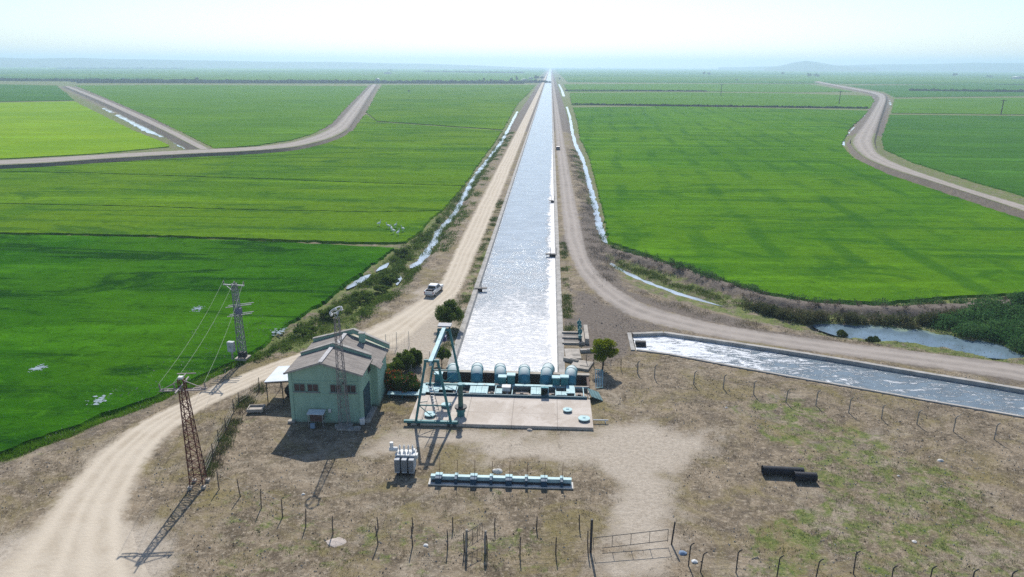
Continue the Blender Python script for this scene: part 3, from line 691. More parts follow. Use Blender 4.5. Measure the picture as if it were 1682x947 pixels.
def platform_material():
    m, nt, b = new_mat('pale_platform_concrete'); k = N(nt); v = k.obj(); s = k.sep(v)
    c = k.mixc(k.ramp(k.noise(v, .35, 7, .7, .6), .38, .62), (.54, .48, .42), (.43, .37, .31))
    c = k.mixc(k.m('MULTIPLY', k.ramp(k.noise(v, 1.1, 8, .8, .5), .54, .68), .6), c, (.30, .24, .19))
    c = k.mixc(k.m('MULTIPLY', k.ramp(k.noise(v, 7., 5, .7), .5, .7), .35), c, (.62, .57, .50))
    for ax, per, off in ((0, 4.8, .2), (1, 3.3, .35)):
        j = k.ramp(k.m('ABSOLUTE', k.m('SUBTRACT', k.m('FRACT', k.m('ADD', k.m('MULTIPLY', s[ax], 1/per), off)), .5)), .012, .004)
        c = k.mixc(k.m('MULTIPLY', j, .6), c, (.2, .17, .14))
    k.l(c, b.inputs['Base Color']); b.inputs['Roughness'].default_value = .92; k.l(k.bump(k.noise(v, 9, 4), .4, .01), b.inputs['Normal']); return m
CONCP = platform_material()

# -------- pump house
def wall_material():
    m, nt, b = new_mat('green_render'); k = N(nt); v = k.obj()
    n1 = k.noise(k.mapv(v, sc=(1, 1, .25)), 1.2, 6, .65); s = k.sep(v)
    c = k.mixc(k.ramp(n1, .35, .68), (.31, .48, .37), (.26, .41, .315))
    lines = k.ramp(k.m('ABSOLUTE', k.m('SUBTRACT', k.m('FRACT', k.m('MULTIPLY', s[2], 1.18)), .5)), .03, .0)
    c = k.mixc(k.m('MULTIPLY', lines, .35), c, (.32, .46, .38))
    c = k.mixc(k.m('MULTIPLY', k.ramp(k.noise(k.mapv(v, sc=(2.2, 2.2, .25)), 1.6, 7, .75), .54, .68), .5), c, (.17, .22, .17))
    c = k.mixc(k.m('MULTIPLY', k.ramp(k.m('ADD', s[2], k.m('MULTIPLY', k.noise(v, 2.5, 6, .7), 1.2)), 1.15, .55), .6), c, (.20, .19, .15))
    k.l(c, b.inputs['Base Color']); b.inputs['Roughness'].default_value = .9; return m
GREEN = wall_material()
def roof_material():
    m, nt, b = new_mat('fibre_cement_roof'); k = N(nt); v = k.obj(); s = k.sep(v)
    n = k.noise(k.mapv(v, sc=(.5, 2, 1)), 1.4, 7, .7)
    c = k.mixc(k.ramp(n, .35, .66), (.28, .25, .225), (.175, .155, .14))
    ln = k.m('FRACT', k.m('MULTIPLY', s[1], 1/.85)); c = k.mixc(k.m('MULTIPLY', k.ramp(ln, .12, .0), .5), c, (.09, .08, .075))
    c = k.mixc(k.m('MULTIPLY', k.ramp(k.noise(v, 7, 4, .7), .55, .7), .4), c, (.36, .33, .30))
    k.l(c, b.inputs['Base Color']); b.inputs['Roughness'].default_value = .9
    w = k.m('SINE', k.m('MULTIPLY', s[1], 2*math.pi/.25)); k.l(k.bump(w, .5, .03), b.inputs['Normal']); return m
ROOFM = roof_material()
TRIM = mat('stained_coping', (.36, .34, .31), .9, .3, 1.4); RIDGEM = mat('pale_ridge_cap', (.46, .45, .45), .8, .2, 2.)
BX, BY = -26.3, 66.9
ph = empty('pump_house', (BX, BY, 0), 0, 'green rendered pump house with a brown ribbed gable roof and four small front windows', 'building')
WD1, WL1 = 7.35, 4.2
def gable(x0, x1, eL, eR, xr, rz, b=0): return [(x0, b), (x1, b), (x1, eR), (xr, rz), (x0, eL)]
w = MB(); w.prism(gable(0, WD1, 5.75, 5.75, 3.4, 6.85), 'y', 0, WL1)
w.prism(gable(.15, 8.1, 5.75, 5.2, 3.75, 6.85), 'y', WL1, 8.5)
# pilasters and ring beams that catch a thin line of light
for x in (.0, 7.35): w.box((x, -.02, 2.9), (.34, .1, 5.7))
w.box((3.68, -.02, 3.35), (7.3, .07, .12)); w.box((3.68, -.02, 4.75), (7.3, .07, .1))
w.build('wall', GREEN, ph)
def roof_slab(mb, y0, y1, xl, zl, xr, zr, xe, ze, th=.09):
    mb.prism([(xl, zl), (xr, zr), (xe, ze), (xe, ze+th), (xr, zr+th), (xl, zl+th)], 'y', y0, y1)
rb = MB(); roof_slab(rb, -.45, WL1-.16, -.4, 5.67, 3.4, 6.9, 7.75, 5.62); rf = rb.build('roof', ROOFM, ph)
MB().box((3.4, 1.8, 7.03), (.42, 4.2, .07)).build('ridge_cap', RIDGEM, rf)
f_ = MB(); f_.bar((-.45, -.47, 5.70), (3.4, -.47, 6.96), .06, .2); f_.bar((3.4, -.47, 6.96), (7.8, -.47, 5.66), .06, .2); f_.build('fascia', TRIM, rf)
rb = MB(); roof_slab(rb, WL1+.16, 8.2, -.2, 5.67, 3.75, 6.9, 8.55, 5.0); rf2 = rb.build('roof', ROOFM, ph)
MB().box((3.75, 6.1, 7.03), (.42, 3.7, .07)).build('ridge_cap', RIDGEM, rf2)
lb = MB(); roof_slab(lb, -1.2+WL1, WL1+.3, 7.76, 5.5, 8.2, 5.32, 8.75, 4.9, .07)
lb.build('side_eave', ROOFM, ph)
for y, xl, zl, xr, zr, xe, ze in ((WL1, -.15, 6.1, 3.5, 7.35, 7.55, 6.05), (8.35, -.1, 6.15, 4.6, 7.4, 8.6, 5.65)):
    p = MB(); p.prism([(xl, zl-.5), (xr, zr-.5), (xe, ze-.5), (xe, ze), (xr, zr), (xl, zl)], 'y', y-.13, y+.13); pw = p.build('parapet', GREEN, ph)
    c = MB(); c.bar((xl-.05, y, zl+.04), (xr, y, zr+.04), .42, .1); c.bar((xr, y, zr+.04), (xe+.05, y, ze+.04), .42, .1); c.build('coping', TRIM, pw)
v_ = MB(); v_.box((5.75, 7.5, 6.75), (.62, .5, 1.1)); vt = v_.build('chimney', GREEN, ph); MB().box((5.75, 7.5, 7.33), (.72, .6, .06)).build('cap', TRIM, vt)
for x in (.95, 2.35, 4.75, 6.3):
    fr = MB(); a, z0, z1 = .56, 3.58, 4.42
    for q in ((x, z1, 2*a+.1, .07), (x, z0, 2*a+.1, .07)): fr.box((q[0], -.03, q[1]), (q[2], .09, q[3]))
    for dx in (-a, 0, a): fr.box((x+dx, -.03, (z0+z1)/2), (.05, .088, z1-z0-.07))
    wi = fr.build('window', mat('window_frame_paint', (.20, .30, .26), .7, .2, 3.), ph)
    MB().box((x, -.012, (z0+z1)/2), (2*a-.02, .03, z1-z0-.02)).build('pane', GLASS, wi)
    MB().box((x, -.09, z0-.07), (2*a+.25, .16, .06)).build('sill', TRIM, wi)
d = MB().box((7.38, 2.1, 1.7), (.08, 2.5, 3.4)); dd = d.build('door', mat('dark_door_paint', (.03, .075, .10), .6, .3, 2.), ph)
MB().box((7.45, 1.0, 1.6), (.05, .05, .3)).build('handle', STEEL, dd)
MB().box((7.39, 3.55, 4.6), (.1, .9, .5)).build('vent', DARKST, ph)
MB().box((7.66, 1.9, .09), (.7, 3.6, .18)).build('step', CONC(), ph)
MB().box((-.16, -.12, .12), (.75, .5, .24)).build('plinth', CONC(), ph)
eb = MB(); eb.box((5.6, -.08, 4.62), (.22, .14, .18)); eb.build('lamp', BLACK, ph)
MB().box((3.95, -.08, 1.45), (.3, .1, .4)).build('meter_box', WHITE, ph)

ca = empty('canopy', (-30.8, 70.9, 0), 0, 'white sheet metal canopy on thin posts against the left pump house wall', 'canopy')
m_ = MB(); 
for i in range(16):
    x0 = i*4.4/16; 
m_.add([(0, 0, 2.55), (4.45, 0, 2.95), (4.45, 4.3, 2.95), (0, 4.3, 2.55), (0, 0, 2.62), (4.45, 0, 3.02), (4.45, 4.3, 3.02), (0, 4.3, 2.62)], [(3, 2, 1, 0), (4, 5, 6, 7), (0, 1, 5, 4), (1, 2, 6, 5), (2, 3, 7, 6), (3, 0, 4, 7)])
m_.build('roof', SHEET, ca)
for x, y in ((.15, .15), (1.9, .15), (.15, 4.1), (2.2, 4.1)): MB().box((x, y, 1.28), (.08, .08, 2.56+x*.09*0)).build('post', DARKST, ca)
MB().box((2.2, .15, 2.6), (4.3, .07, .09), Matrix.Rotation(-.0905, 3, 'Y')).build('beam', DARKST, ca)
cb = empty('water_tank', (-28.6, 73.4, 0), 0, 'dark lumpy tank stored in the shade under the white canopy', 'tank')
MB().tube([(0, -.9, .75), (0, -.75, .75), (0, .75, .75), (0, .9, .75)], [.5, .72, .72, .5], 18).build('tank_body', BLACK, cb, True)
for y in (-.5, .5): MB().box((0, y, .12), (1.1, .2, .24)).build('foot', DARKST, cb)
bn = empty('concrete_trough', (-31.2, 69.1, 0), .1, 'low pale concrete trough on the dirt in front of the white canopy', 'trough')
t_ = MB(); t_.box((0, 0, .2), (1.7, 1.2, .14))
for q in ((0, .56, 1.7, .08), (0, -.56, 1.7, .08), (.81, 0, .08, 1.04), (-.81, 0, .08, 1.04)): t_.box((q[0], q[1], .37), (q[2], q[3], .2))
t_.build('basin', CONC(), bn)
for x in (-.6, .6): MB().box((x, 0, .065), (.2, 1., .13)).build('foot', CONC(), bn)
# small roofed cage against the facade
kg = empty('meter_cage', (-24.3, 66.1, 0), 0, 'small roofed metal cage standing against the front wall of the pump house', 'cage')
MB().box((.75, 0, 1.62), (1.75, .95, .06), Matrix.Rotation(.12, 3, 'X')).build('roof', SHEET, kg)
for x in (0, 1.5):
    for y in (-.35, .35): MB().box((x, y, .78), (.06, .06, 1.56)).build('leg', STEEL, kg)
MB().box((.75, .05, 1.0), (1.3, .5, .75)).build('cabinet', mat('brown_cabinet', (.12, .07, .06), .7, .3, 2.), kg)
MB().box((.45, -.5, .3), (.45, .3, .5)).build('bucket', mat('pale_blue_plastic', (.25, .35, .45), .5, .1, 2.), kg)
for (x, y, sx, sy, sz, rz, lb_, m) in ((-21.2, 66.0, .9, .5, .28, .3, 'flat pale slab lying at the foot of the lattice mast', TRIM), (-19.5, 65.6, 1.2, .7, .2, .1, 'grey slab lying at the front right corner of the pump house', TRIM),
                                     (-19.0, 66.9, .5, .5, .7, .2, 'small white block beside the front right corner of the pump house', WHITE)):
    o = MB().box((0, 0, sz/2), (sx, sy, sz)).box((sx*.2, 0, sz+.05), (sx*.4, sy*.7, .1)).build('concrete_block', m, None, bevel=.02); o.location = (x, y, 0); o.rotation_euler[2] = rz; tag(o, lb_, 'block')

# -------- lattice structures
def lattice(mb, base, top, wb, wt, n, r=.035, rb=.022):
    base, top = Vector(base), Vector(top); C4 = [(-1, -1), (1, -1), (1, 1), (-1, 1)]
    def P(i, c): t = i/n; h = (wb*(1-t)+wt*t)/2; p = base.lerp(top, t); return p+Vector((c[0]*h, c[1]*h, 0))
    for c in C4: mb.bar(P(0, c), P(n, c), r*2)
    for i in range(n):
        for j in range(4):
            a, b = C4[j], C4[(j+1) % 4]
            mb.bar(P(i, a), P(i+1, b), rb*2); mb.bar(P(i+1, a), P(i+1, b), rb*2)
            if i % 2: mb.bar(P(i, b), P(i+1, a), rb*2)
    return mb
mast = empty('lattice_mast', (-20.6, 66.0, 0), 0, 'slender grey lattice mast topped by a tilted lamp ring, before the pump house', 'mast')
lattice(MB(), (0, 0, 0), (-.05, 0, 12.1), .95, .42, 17, .026, .013).build('tower', mat('greyed_steel', (.30, .27, .26), .7, .3, 3., metal=.2), mast)
hd = MB(); R45 = Matrix.Rotation(math.radians(-38), 3, 'Y') @ Matrix.Rotation(math.radians(-25), 3, 'X')
ring = [R45 @ Vector((math.cos(t)*.66, math.sin(t)*.66, 0))+Vector((-.1, 0, 12.85)) for t in [i*math.pi/12 for i in range(25)]]
hd.tube(ring, .06, 8, False); ho_ = hd.build('lamp_ring', WHITE, mast, True)
hb = MB(); hb.bar((-.1, 0, 12.0), ring[6], .06); hb.bar((-.1, 0, 12.0), ring[18], .06); hb.bar(ring[6], ring[18], .05); hb.build('bracket', STEEL, mast)
for i in (0, 4, 8, 12, 16, 20):
    p = ring[i]; MB().cyl(p, p+R45 @ Vector((0, 0, -.2)), .11, .13, 10).build('lamp', WHITE, mast)
MB().box((0, 0, .08), (1.4, 1.4, .16)).build('footing', CONC(), mast)

py = empty('power_pylon', (-30.7, 54.7, 0), math.radians(8), 'rusty red lattice pylon with crossarms beside the bend of the gravel road', 'pylon')
lattice(MB(), (0, 0, 0), (-.28, .1, 10.3), 1.15, .45, 15, .036, .02).build('tower', RUST, py)
x_ = MB(); x_.bar((-2.15, -.1, 9.3), (1.75, -.1, 9.3), .09); x_.bar((-2.15, .25, 9.3), (1.75, .25, 9.3), .08)
for xx in (-1.5, -.9, .6, 1.2): x_.bar((xx, -.1, 9.3), (xx, .25, 9.3), .06)
x_.bar((-2.1, 0, 9.3), (-.4, 0, 10.2), .06); x_.bar((1.7, 0, 9.3), (-.1, 0, 10.2), .06); x_.build('crossarm', mat('pale_arm_steel', (.34, .30, .29), .7, .25, 3.), py)
y_ = MB(); y_.bar((-.25, -1.6, 9.75), (-.25, 1.7, 9.75), .11); y_.bar((-1.0, 1.2, 10.3), (.6, 1.2, 10.3), .08); y_.bar((-.25, 0, 10.3), (-.25, 1.2, 10.3), .07); y_.build('crossarm', _mc['pale_arm_steel'], py)
CER = mat('brown_ceramic', (.28, .22, .2), .3, .2, 3.)
def insul(p, q, parent):
    p, q = Vector(p), Vector(q); b = MB(); b.cyl(p, q, .03, n=6)
    for t in (.2, .4, .6, .8): c = p.lerp(q, t); b.cyl(c, c+(q-p).normalized()*.04, .1, .07, 8)
    return b.build('insulator', CER, parent)
PI = [(-2.1, .07), (-.9, .07), (1.65, .07)]
for x, y in PI: insul((x, y, 9.38), (x-.1, y+.1, 9.85), py)
MB().box((-.3, .1, 10.42), (.36, .36, .2)).build('cap', WHITE, py)
for sx in (-1, 1):
    for sy in (-1, 1): MB().box((sx*.58, sy*.58, .1), (.36, .36, .24)).build('footing', CONC(), py)

up_ = empty('utility_pole', (-38.6, 83.3, 0), math.radians(-6), 'grey lattice utility pole with crossarms and pale cabinet beside the green rice', 'pole')
lattice(MB(), (0, 0, 0), (-.05, 0, 10.), .8, .5, 14, .04, .024).build('tower', mat('grey_lattice', (.27, .28, .30), .65, .3, 3., metal=.3), up_)
a_ = MB(); a_.bar((-1.55, 0, 9.8), (1.25, 0, 9.8), .14); a_.bar((-1.3, 0, 9.8), (-.3, 0, 9.), .07); a_.bar((1.1, 0, 9.8), (.3, 0, 9.), .07); a_.build('crossarm', STEEL, up_)
for z, xx in ((7.1, 1.7), (5.9, 1.6)):
    a_ = MB(); a_.bar((-xx*.75, -.5, z-.15), (xx, .45, z+.15), .09); a_.bar((-xx*.75, .1, z-.1), (xx, 1., z+.2), .09); a_.build('crossarm', STEEL, up_)
for x in (-1.45, 0, 1.2): insul((x, 0, 9.9), (x, 0, 10.35), up_)
MB().box((.25, -.2, 6.5), (.75, .5, .8)).build('switch_box', mat('blue_grey_paint', (.16, .17, .24), .6, .2, 2.), up_, bevel=.03)
cbx = MB().box((-1.15, -.5, 1.75), (.85, .55, 1.35)).build('cabinet', mat('cabinet_grey', (.50, .52, .54), .6, .15, 2.), up_, bevel=.03)
MB().box((-1.15, -.78, 1.75), (.05, .04, .3)).build('handle', DARKST, cbx)
MB().box((-1.15, -.5, .53), (.2, .2, 1.06)).build('cabinet_post', STEEL, up_)
MB().box((.3, -.55, .8), (.9, .5, .7)).build('base_box', DARKST, up_); MB().box((0, 0, .1), (1.5, 1.5, .24)).build('footing', CONC(), up_)

def wire(pts, r, label, group, m=None, sag=.6):
    P = []
    for a, b in zip(pts[:-1], pts[1:]):
        a, b = Vector(a), Vector(b)
        for i in range(14): t = i/14; p = a.lerp(b, t); p.z -= sag*4*t*(1-t); P.append(p)
    P.append(Vector(pts[-1])); o = MB().tube(P, r, 5, False).build('power_line', m or mat('aluminium_wire', (.30, .33, .27), .6, .1, 1.))
    return tag(o, label, 'cable', group)
bpy.context.view_layer.update()
lbs = ['leftmost overhead wire from the rusty pylon to the grey utility pole', 'middle overhead wire from the rusty pylon to the grey utility pole', 'rightmost overhead wire from the rusty pylon to the grey utility pole']
for i, (x, y) in enumerate(PI):
    a = py.matrix_world @ Vector((x-.1, y+.1, 9.88)); b = up_.matrix_world @ Vector(((-1.45, 0, 1.2)[i], 0, 10.36))
    wire([a, b], .012, lbs[i], 'overhead wires of the rusty pylon')

# -------- concrete platform and pump pits
pf = empty('pump_platform', (0, 0, 0), 0, 'pale concrete pump platform with teal steel decking and open pits along its canal side', 'platform')
PX0, PX1, PY0, PY1, PZ = -14.2, 5.15, 67.0, 73.6, .28
s_ = MB(); s_.box(((PX0+PX1)/2, (PY0+PY1)/2, PZ/2-.3), (PX1-PX0, PY1-PY0, PZ+.6)); s_.build('slab', CONCP, pf, bevel=.03)
# pit row between y 73.6 and 76.3: floor, partition walls
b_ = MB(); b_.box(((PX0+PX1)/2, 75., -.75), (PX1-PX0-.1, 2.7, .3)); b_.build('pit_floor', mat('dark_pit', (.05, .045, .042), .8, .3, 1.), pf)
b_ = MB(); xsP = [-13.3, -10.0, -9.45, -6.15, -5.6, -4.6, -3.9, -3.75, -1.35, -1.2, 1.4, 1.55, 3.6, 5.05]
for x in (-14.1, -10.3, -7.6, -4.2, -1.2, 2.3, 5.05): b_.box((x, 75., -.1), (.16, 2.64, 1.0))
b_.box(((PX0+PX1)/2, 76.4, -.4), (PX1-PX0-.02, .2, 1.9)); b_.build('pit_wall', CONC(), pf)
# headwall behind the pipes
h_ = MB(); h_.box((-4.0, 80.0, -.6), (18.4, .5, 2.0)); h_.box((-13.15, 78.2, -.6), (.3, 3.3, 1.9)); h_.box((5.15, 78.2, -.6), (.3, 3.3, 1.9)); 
h_.build('headwall', mat('dark_brown_headwall', (.13, .09, .075), .9, .3, 1.), pf)  # mottled dark brown over the whole wall
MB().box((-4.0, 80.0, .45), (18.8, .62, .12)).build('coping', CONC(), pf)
MB().box((-4.0, 78.1, -1.5), (18.0, 3.3, .3)).build('pit_floor', mat('black_concrete', (.03, .025, .025), .6, .3, 1.), pf)
# long dark beam along the platform
MB().box((-4.0, 73.72, .34), (17.6, .22, .36)).build('edge_beam', mat('navy_teal_paint', (.02, .085, .12), .6, .3, 1.), pf)
for i, x in enumerate((-9.2, -6.0, -2.58, 1.0, 4.0)):      # round pump wells seen in the open pits
    w_ = MB(); w_.cyl((x, 74.9, -.58), (x, 74.9, .02), .95, n=20); ww = w_.build('pump_well', PIT_C, pf, True)
    q = MB(); q.cyl((x, 74.9, .02), (x, 74.9, .25), .22, .16, 10)
    for t in range(4): a = t*math.pi/2; q.bar((x, 74.9, .06), (x+math.cos(a)*.7, 74.9+math.sin(a)*.7, .04), .07)
    q.build('spindle', DARKST, ww)
def plate(x0, x1, y0, y1, z, m=TEALP, rx=0., n=1):
    g = []
    for i in range(n):
        a = x0+(x1-x0)*i/n; b = x0+(x1-x0)*(i+1)/n-.03
        mb = MB(); mb.box(((a+b)/2, (y0+y1)/2, z), (b-a, y1-y0, .07), Matrix.Rotation(rx, 3, 'X')); mb.box(((a+b)/2, (y0+y1)/2, z+.05), (.06, (y1-y0)*.8, .04), Matrix.Rotation(rx, 3, 'X'))
        g.append(mb.build('deck_plate', m, pf))
    return g
plate(-13.9, -12.0, 73.95, 75.6, .46, n=2); plate(-12.0, -10.1, 74.6, 76.35, .5, n=2); plate(-9.8, -5.75, 75.95, 76.5, .55, n=2); plate(-3.7, 1.3, 76.02, 76.5, .55, n=2)
plate(-8.5, -6.5, 74.0, 75.8, .50, n=3); plate(-5.5, -4.75, 74.0, 75.3, .5); plate(-1.45, -.35, 74.0, 75.85, .52, n=2); plate(-.4, .5, 73.85, 76.1, .95, TEAL, -.38); plate(1.35, 2.6, 74.0, 74.95, .5, n=2); plate(2.5, 3.45, 74.3, 76.3, .62, TEALP)
fr = MB()
for x in (-10.0, -8.5, -6.5, -5.6, -3.65, -1.5, .45, 1.3, 3.45, 4.45): fr.box((x, 75., .46), (.09, 2.4, .10))
fr.box((-4., 76.3, .42), (17.8, .14, .14)); fr.build('frame', TEALP, pf)
o = MB().box((-4.35, 75.0, .72), (.9, .7, .45)).box((-4.35, 75.0, .98), (1., .8, .06)).build('control_box', WHITE, pf)
lid = MB(); lid.box((0, 0, 0), (1.5, 1.9, .07)); 
for t in (-.45, 0, .45): lid.box((t, 0, .05), (.07, 1.8, .05))
l1 = lid.build('steel_hatch_lid', mat('faded_teal', (.12, .22, .23), .7, .3, 1.)); l1.location = (5.75, 74.6, .42); l1.rotation_euler = (.1, .45, .25); tag(l1, 'weathered teal hatch lid tipped off the right end of the pump platform', 'hatch lid')
for i, (x, y, z, hh) in enumerate(((-12.4, 76.8, .9, 1.5), (-4.9, 76.75, .8, 1.35), (-3.9, 76.75, .8, 1.6), (1.35, 76.8, .8, 1.4), (2.3, 76.8, .8, 1.5))):
    mo = empty('pump_motor', (x, y, 0), 0, ['dark teal motor housing beside the leftmost discharge pipe', 'dark teal motor housing in front of the third discharge pipe from the left', 'dark teal motor housing just right of the third discharge pipe from the left',
               'dark teal motor housing just right of the fifth discharge pipe from the left', 'dark teal motor housing just left of the rightmost discharge pipe'][i], 'motor', 'motor housings between the discharge pipes')
    MB().box((0, 0, hh/2+.1), (.85, .62, hh-.2)).box((0, 0, .05), (1., .7, .5)).build('body', TEALD, mo, bevel=.03)
    MB().box((0, 0, hh+.06), (1.0, .78, .12)).build('lid', TEALP, mo)
# discharge pipes
ends = [(-10.8, -11.4, 82.3), (-8.0, -8.4, 83.0), (-5.2, -5.6, 82.9), (-2.4, -2.55, 82.7), (.15, .6, 84.0), (3.0, 3.45, 82.9)]
ordn = ['leftmost', 'second from the left', 'third from the left', 'fourth from the left', 'fifth from the left, longest', 'rightmost']
for i, (xa, xb, ye) in enumerate(ends):
    pp = empty('discharge_pipe', (xa, 77.5, 0), 0, f'fat teal discharge pipe arching into the canal, {ordn[i]} of six', 'pipe', 'six discharge pipes at the head of the canal')
    k_ = (xb-xa)/(ye-77.5); L = ye-77.5; R_ = .68
    path = [(0, 0, -1.3), (0, 0, -.2), (0, .02, .45)]
    for a in range(1, 8): t = a/7*math.radians(108); path.append((k_*(1-math.cos(t))*.9, (1-math.cos(t))*.95, .45+math.sin(t)*.72))
    y1, z1 = path[-1][1], path[-1][2]
    for a in range(1, 7): t = a/6; yy = y1+(L-y1)*t; path.append((k_*yy, yy, z1-.12*yy*t-(1.35)*t**1.6+.1*t))
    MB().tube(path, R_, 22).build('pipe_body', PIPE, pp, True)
    rg = MB()
    for j in (2, 9, 12, 14):
        if j < len(path)-1:
            p, q = Vector(path[j]), Vector(path[j+1]); d = (q-p).normalized(); MB().cyl(p-d*.035, p+d*.035, R_+.045, n=22).build('collar', TEAL, pp, True)
    MB().tube(path[:6], R_+.02, 22, False).build('riser_jacket', mat('riser_blue_teal', (.045, .20, .27), .55, .3, 1.), pp, True)
for i, (x, y, r, lb_) in enumerate(((-12.1, 68.6, .62, 'large round teal hatch cover under the near frame of the gantry crane'), (-10.7, 70.9, .55, 'smaller round teal hatch cover behind the near gantry frame'),
                                  (2.55, 70.5, .5, 'smaller round teal hatch cover on the right half of the bare platform'), (4.25, 68.6, .62, 'large round teal hatch cover at the near right corner of the platform'))):
    hc = empty('hatch_cover', (x, y, PZ), 0, lb_, 'hatch cover', 'round hatch covers on the pump platform')
    MB().cyl((0, 0, 0), (0, 0, .16), r*.86, n=24).build('rim', DARKST, hc); MB().cyl((0, 0, .16), (0, 0, .26), r, n=28).build('lid', TEALP, hc, True)
    MB().box((0, 0, .285), (.3, .06, .05)).build('handle', TEAL, hc)
cp = empty('pump_column', (-8.85, 68.9, PZ), 0, 'dark teal vertical pump column standing upright on the platform beside the gantry', 'pump column')
MB().cyl((0, 0, 0), (0, 0, .9), .42, .36, 16).cyl((0, 0, .5), (0, 0, .85), .5, n=16).build('base', TEALD, cp, True)
MB().cyl((0, 0, .9), (0, 0, 1.08), .66, n=18).build('flange', DARKST, cp, True)
MB().cyl((0, 0, 1.08), (0, 0, 3.55), .27, .25, 14).cyl((0, 0, 2.4), (0, 0, 2.48), .34, n=14).build('shaft', mat('faded_green_paint', (.07, .15, .13), .6, .3, 1.), cp, True)
MB().cyl((0, 0, 3.55), (0, 0, 3.7), .33, n=14).build('cap', TEAL, cp, True)

# gantry crane
gc = empty('gantry_crane', (-11.5, 67.0, 0), 0, 'dark teal gantry crane on two tapering frames straddling the left end of the pump platform', 'crane')
for y, zt in ((0.0, 7.3), (9.0, 7.3)):
    for s in (-1, 1):
        g = MB(); g.bar((s*1.85, y, .35), (s*.62, y, zt), .22, .24); g.build('leg', TEALD, gc)
    g = MB(); g.bar((-.78, y, zt), (.78, y, zt), .24, .26); g.build('top_beam', TEALD, gc)
    g = MB(); g.bar((-1.5, y, 2.3), (1.5, y, 2.3), .1, .12); g.bar((-1.5, y, 2.3), (0, y, .9), .07); g.bar((1.5, y, 2.3), (0, y, .9), .07) if y else None
    g.build('brace', TEALD, gc)
for s in (-1, 1):
    g = MB(); g.bar((s*1.0, 0, 4.9), (s*1.0, 9.0, 4.9), .08) if False else g.bar((s*1.4, 0, 2.6), (s*1.4, 4.5, .5), .07); g.build('strut', TEALD, gc)
g = MB(); g.box((-.25, 0, .42), (5.7, .34, .26)); g.build('base_beam', TEALD, gc); g = MB(); g.box((0, 9.0, .5), (4.6, .34, .26)); g.build('base_beam', TEALD, gc)
for x in (-2.6, -1.6, 1.6, 2.2): MB().cyl((x, -.12, .2), (x, .12, .2), .2, n=12).build('wheel', DARKST, gc)
tb = MB(); tb.box((0, 4.6, 7.55), (.42, 10.6, .1)); tb.box((0, 4.6, 7.3), (.1, 10.6, .4)); tb.box((0, 4.6, 7.06), (.34, 10.6, .08)); tb.build('runway_beam', TEALP, gc)
MB().box((0, 9.6, 7.66), (1.5, 1.1, .14)).build('cover_plate', mat('grey_cover', (.35, .36, .38), .6, .2, 2.), gc)
hoi = MB(); hoi.box((.15, 8.0, 6.7), (.5, .9, .55)); hh = hoi.build('hoist', mat('navy_hoist', (.05, .05, .14), .5, .2, 2.), gc, bevel=.04); MB().cyl((.1, 8.0, 5.2), (.1, 8.0, 6.5), .03, n=6).cyl((.1, 8.0, 5.0), (.1, 8., 5.25), .12, .05, 8).build('hook', DARKST, hh)
ld = MB()
for x in (-.0, .45): ld.bar((1.45+x-1.2, .8, .3), (.5+x-1.2+.2, .15, 4.6), .05)
for i in range(12): t = i/12; ld.bar((.25-.25*t*0-(.75*t), .8-.65*t, .5+4.1*t), (.7-(.75*t), .8-.65*t, .5+4.1*t), .035)
ld.build('ladder', STEEL, gc)
# left walkway
wk = empty('walkway', (-17.6, 73.4, 0), 0, 'low pale teal walkway running from the platform to the flowering shrubs', 'walkway')
MB().box((1.7, 0, .5), (3.6, .8, .1)).build('tread', TEALP, wk)
for x in (.1, 1.6, 3.2):
    for y in (-.3, .3): MB().box((x, y, .22), (.08, .08, .46)).build('leg', TEALD, wk)
wb_ = MB(); wb_.box((-13.9, 74.9, .45), (.9, 2.6, .1)); wb_.box((-13.9, 74.9, .2), (.7, 2.4, .4)); tag(wb_.build('steel_step', TEALP), 'pale teal metal landing at the left end of the pump platform', 'landing')

# right side debris rack beside the small tree
rk = empty('screen_panel', (5.9, 77.0, 0), .25, 'pale blue slatted screen panel leaning at the right end of the pump bay', 'panel')
rr = MB()
for i in range(5): rr.bar((.1+.2*i, .3*i*0, .1), (.5+.24*i, 1.7, 1.7-.05*i), .08, .03)
rr.build('slats', TEALP, rk); MB().bar((.1, 0, .1), (1.0, 0, .1), .08).bar((.5, 1.7, 1.7), (1.5, 1.7, 1.5), .08).build('frame', TEAL, rk)
# concrete bank works, right of the canal head
bw = empty('sluice_gate', (3.4, 91.0, 0), 0, 'concrete side sluice with two dark openings and teal screw hoists on the right canal bank', 'sluice gate')
g = MB(); g.box((.25, 4.0, -.4), (2.7, .35, 1.3)); g.box((.25, 2.0, -.4), (2.7, .35, 1.3)); g.box((.25, .0, -.4), (2.7, .35, 1.3)); g.box((1.75, 2.0, -.1), (.35, 4.35, 1.0)); g.build('pier', CONC(), bw)
MB().box((.25, 2., -.03), (2.3, 3.7, .1)).build('apron', mat('black_concrete', (.03, .025, .025)), bw)  # black slab near ground level; shade of the sluice openings put into its colour
MB().box((2.25, 3.0, .35), (.55, 5.6, .75)).build('headwall', CONC(), bw)
for y in (1.0, 3.0, 4.4):
    q = MB(); q.cyl((1.3, y, .1), (1.3, y, 2.1), .06, n=8); q.box((1.3, y, .75), (.4, .5, .35)); q.cyl((1.3, y-.05, 1.5), (1.3, y+.05, 1.5), .32, n=14); q.build('screw_hoist', TEALD, bw)
MB().bar((1.3, .4, .95), (1.3, 5.0, .95), .12).bar((1.3, .4, 1.6), (1.3, 5., 1.6), .06).build('rail', TEALD, bw)
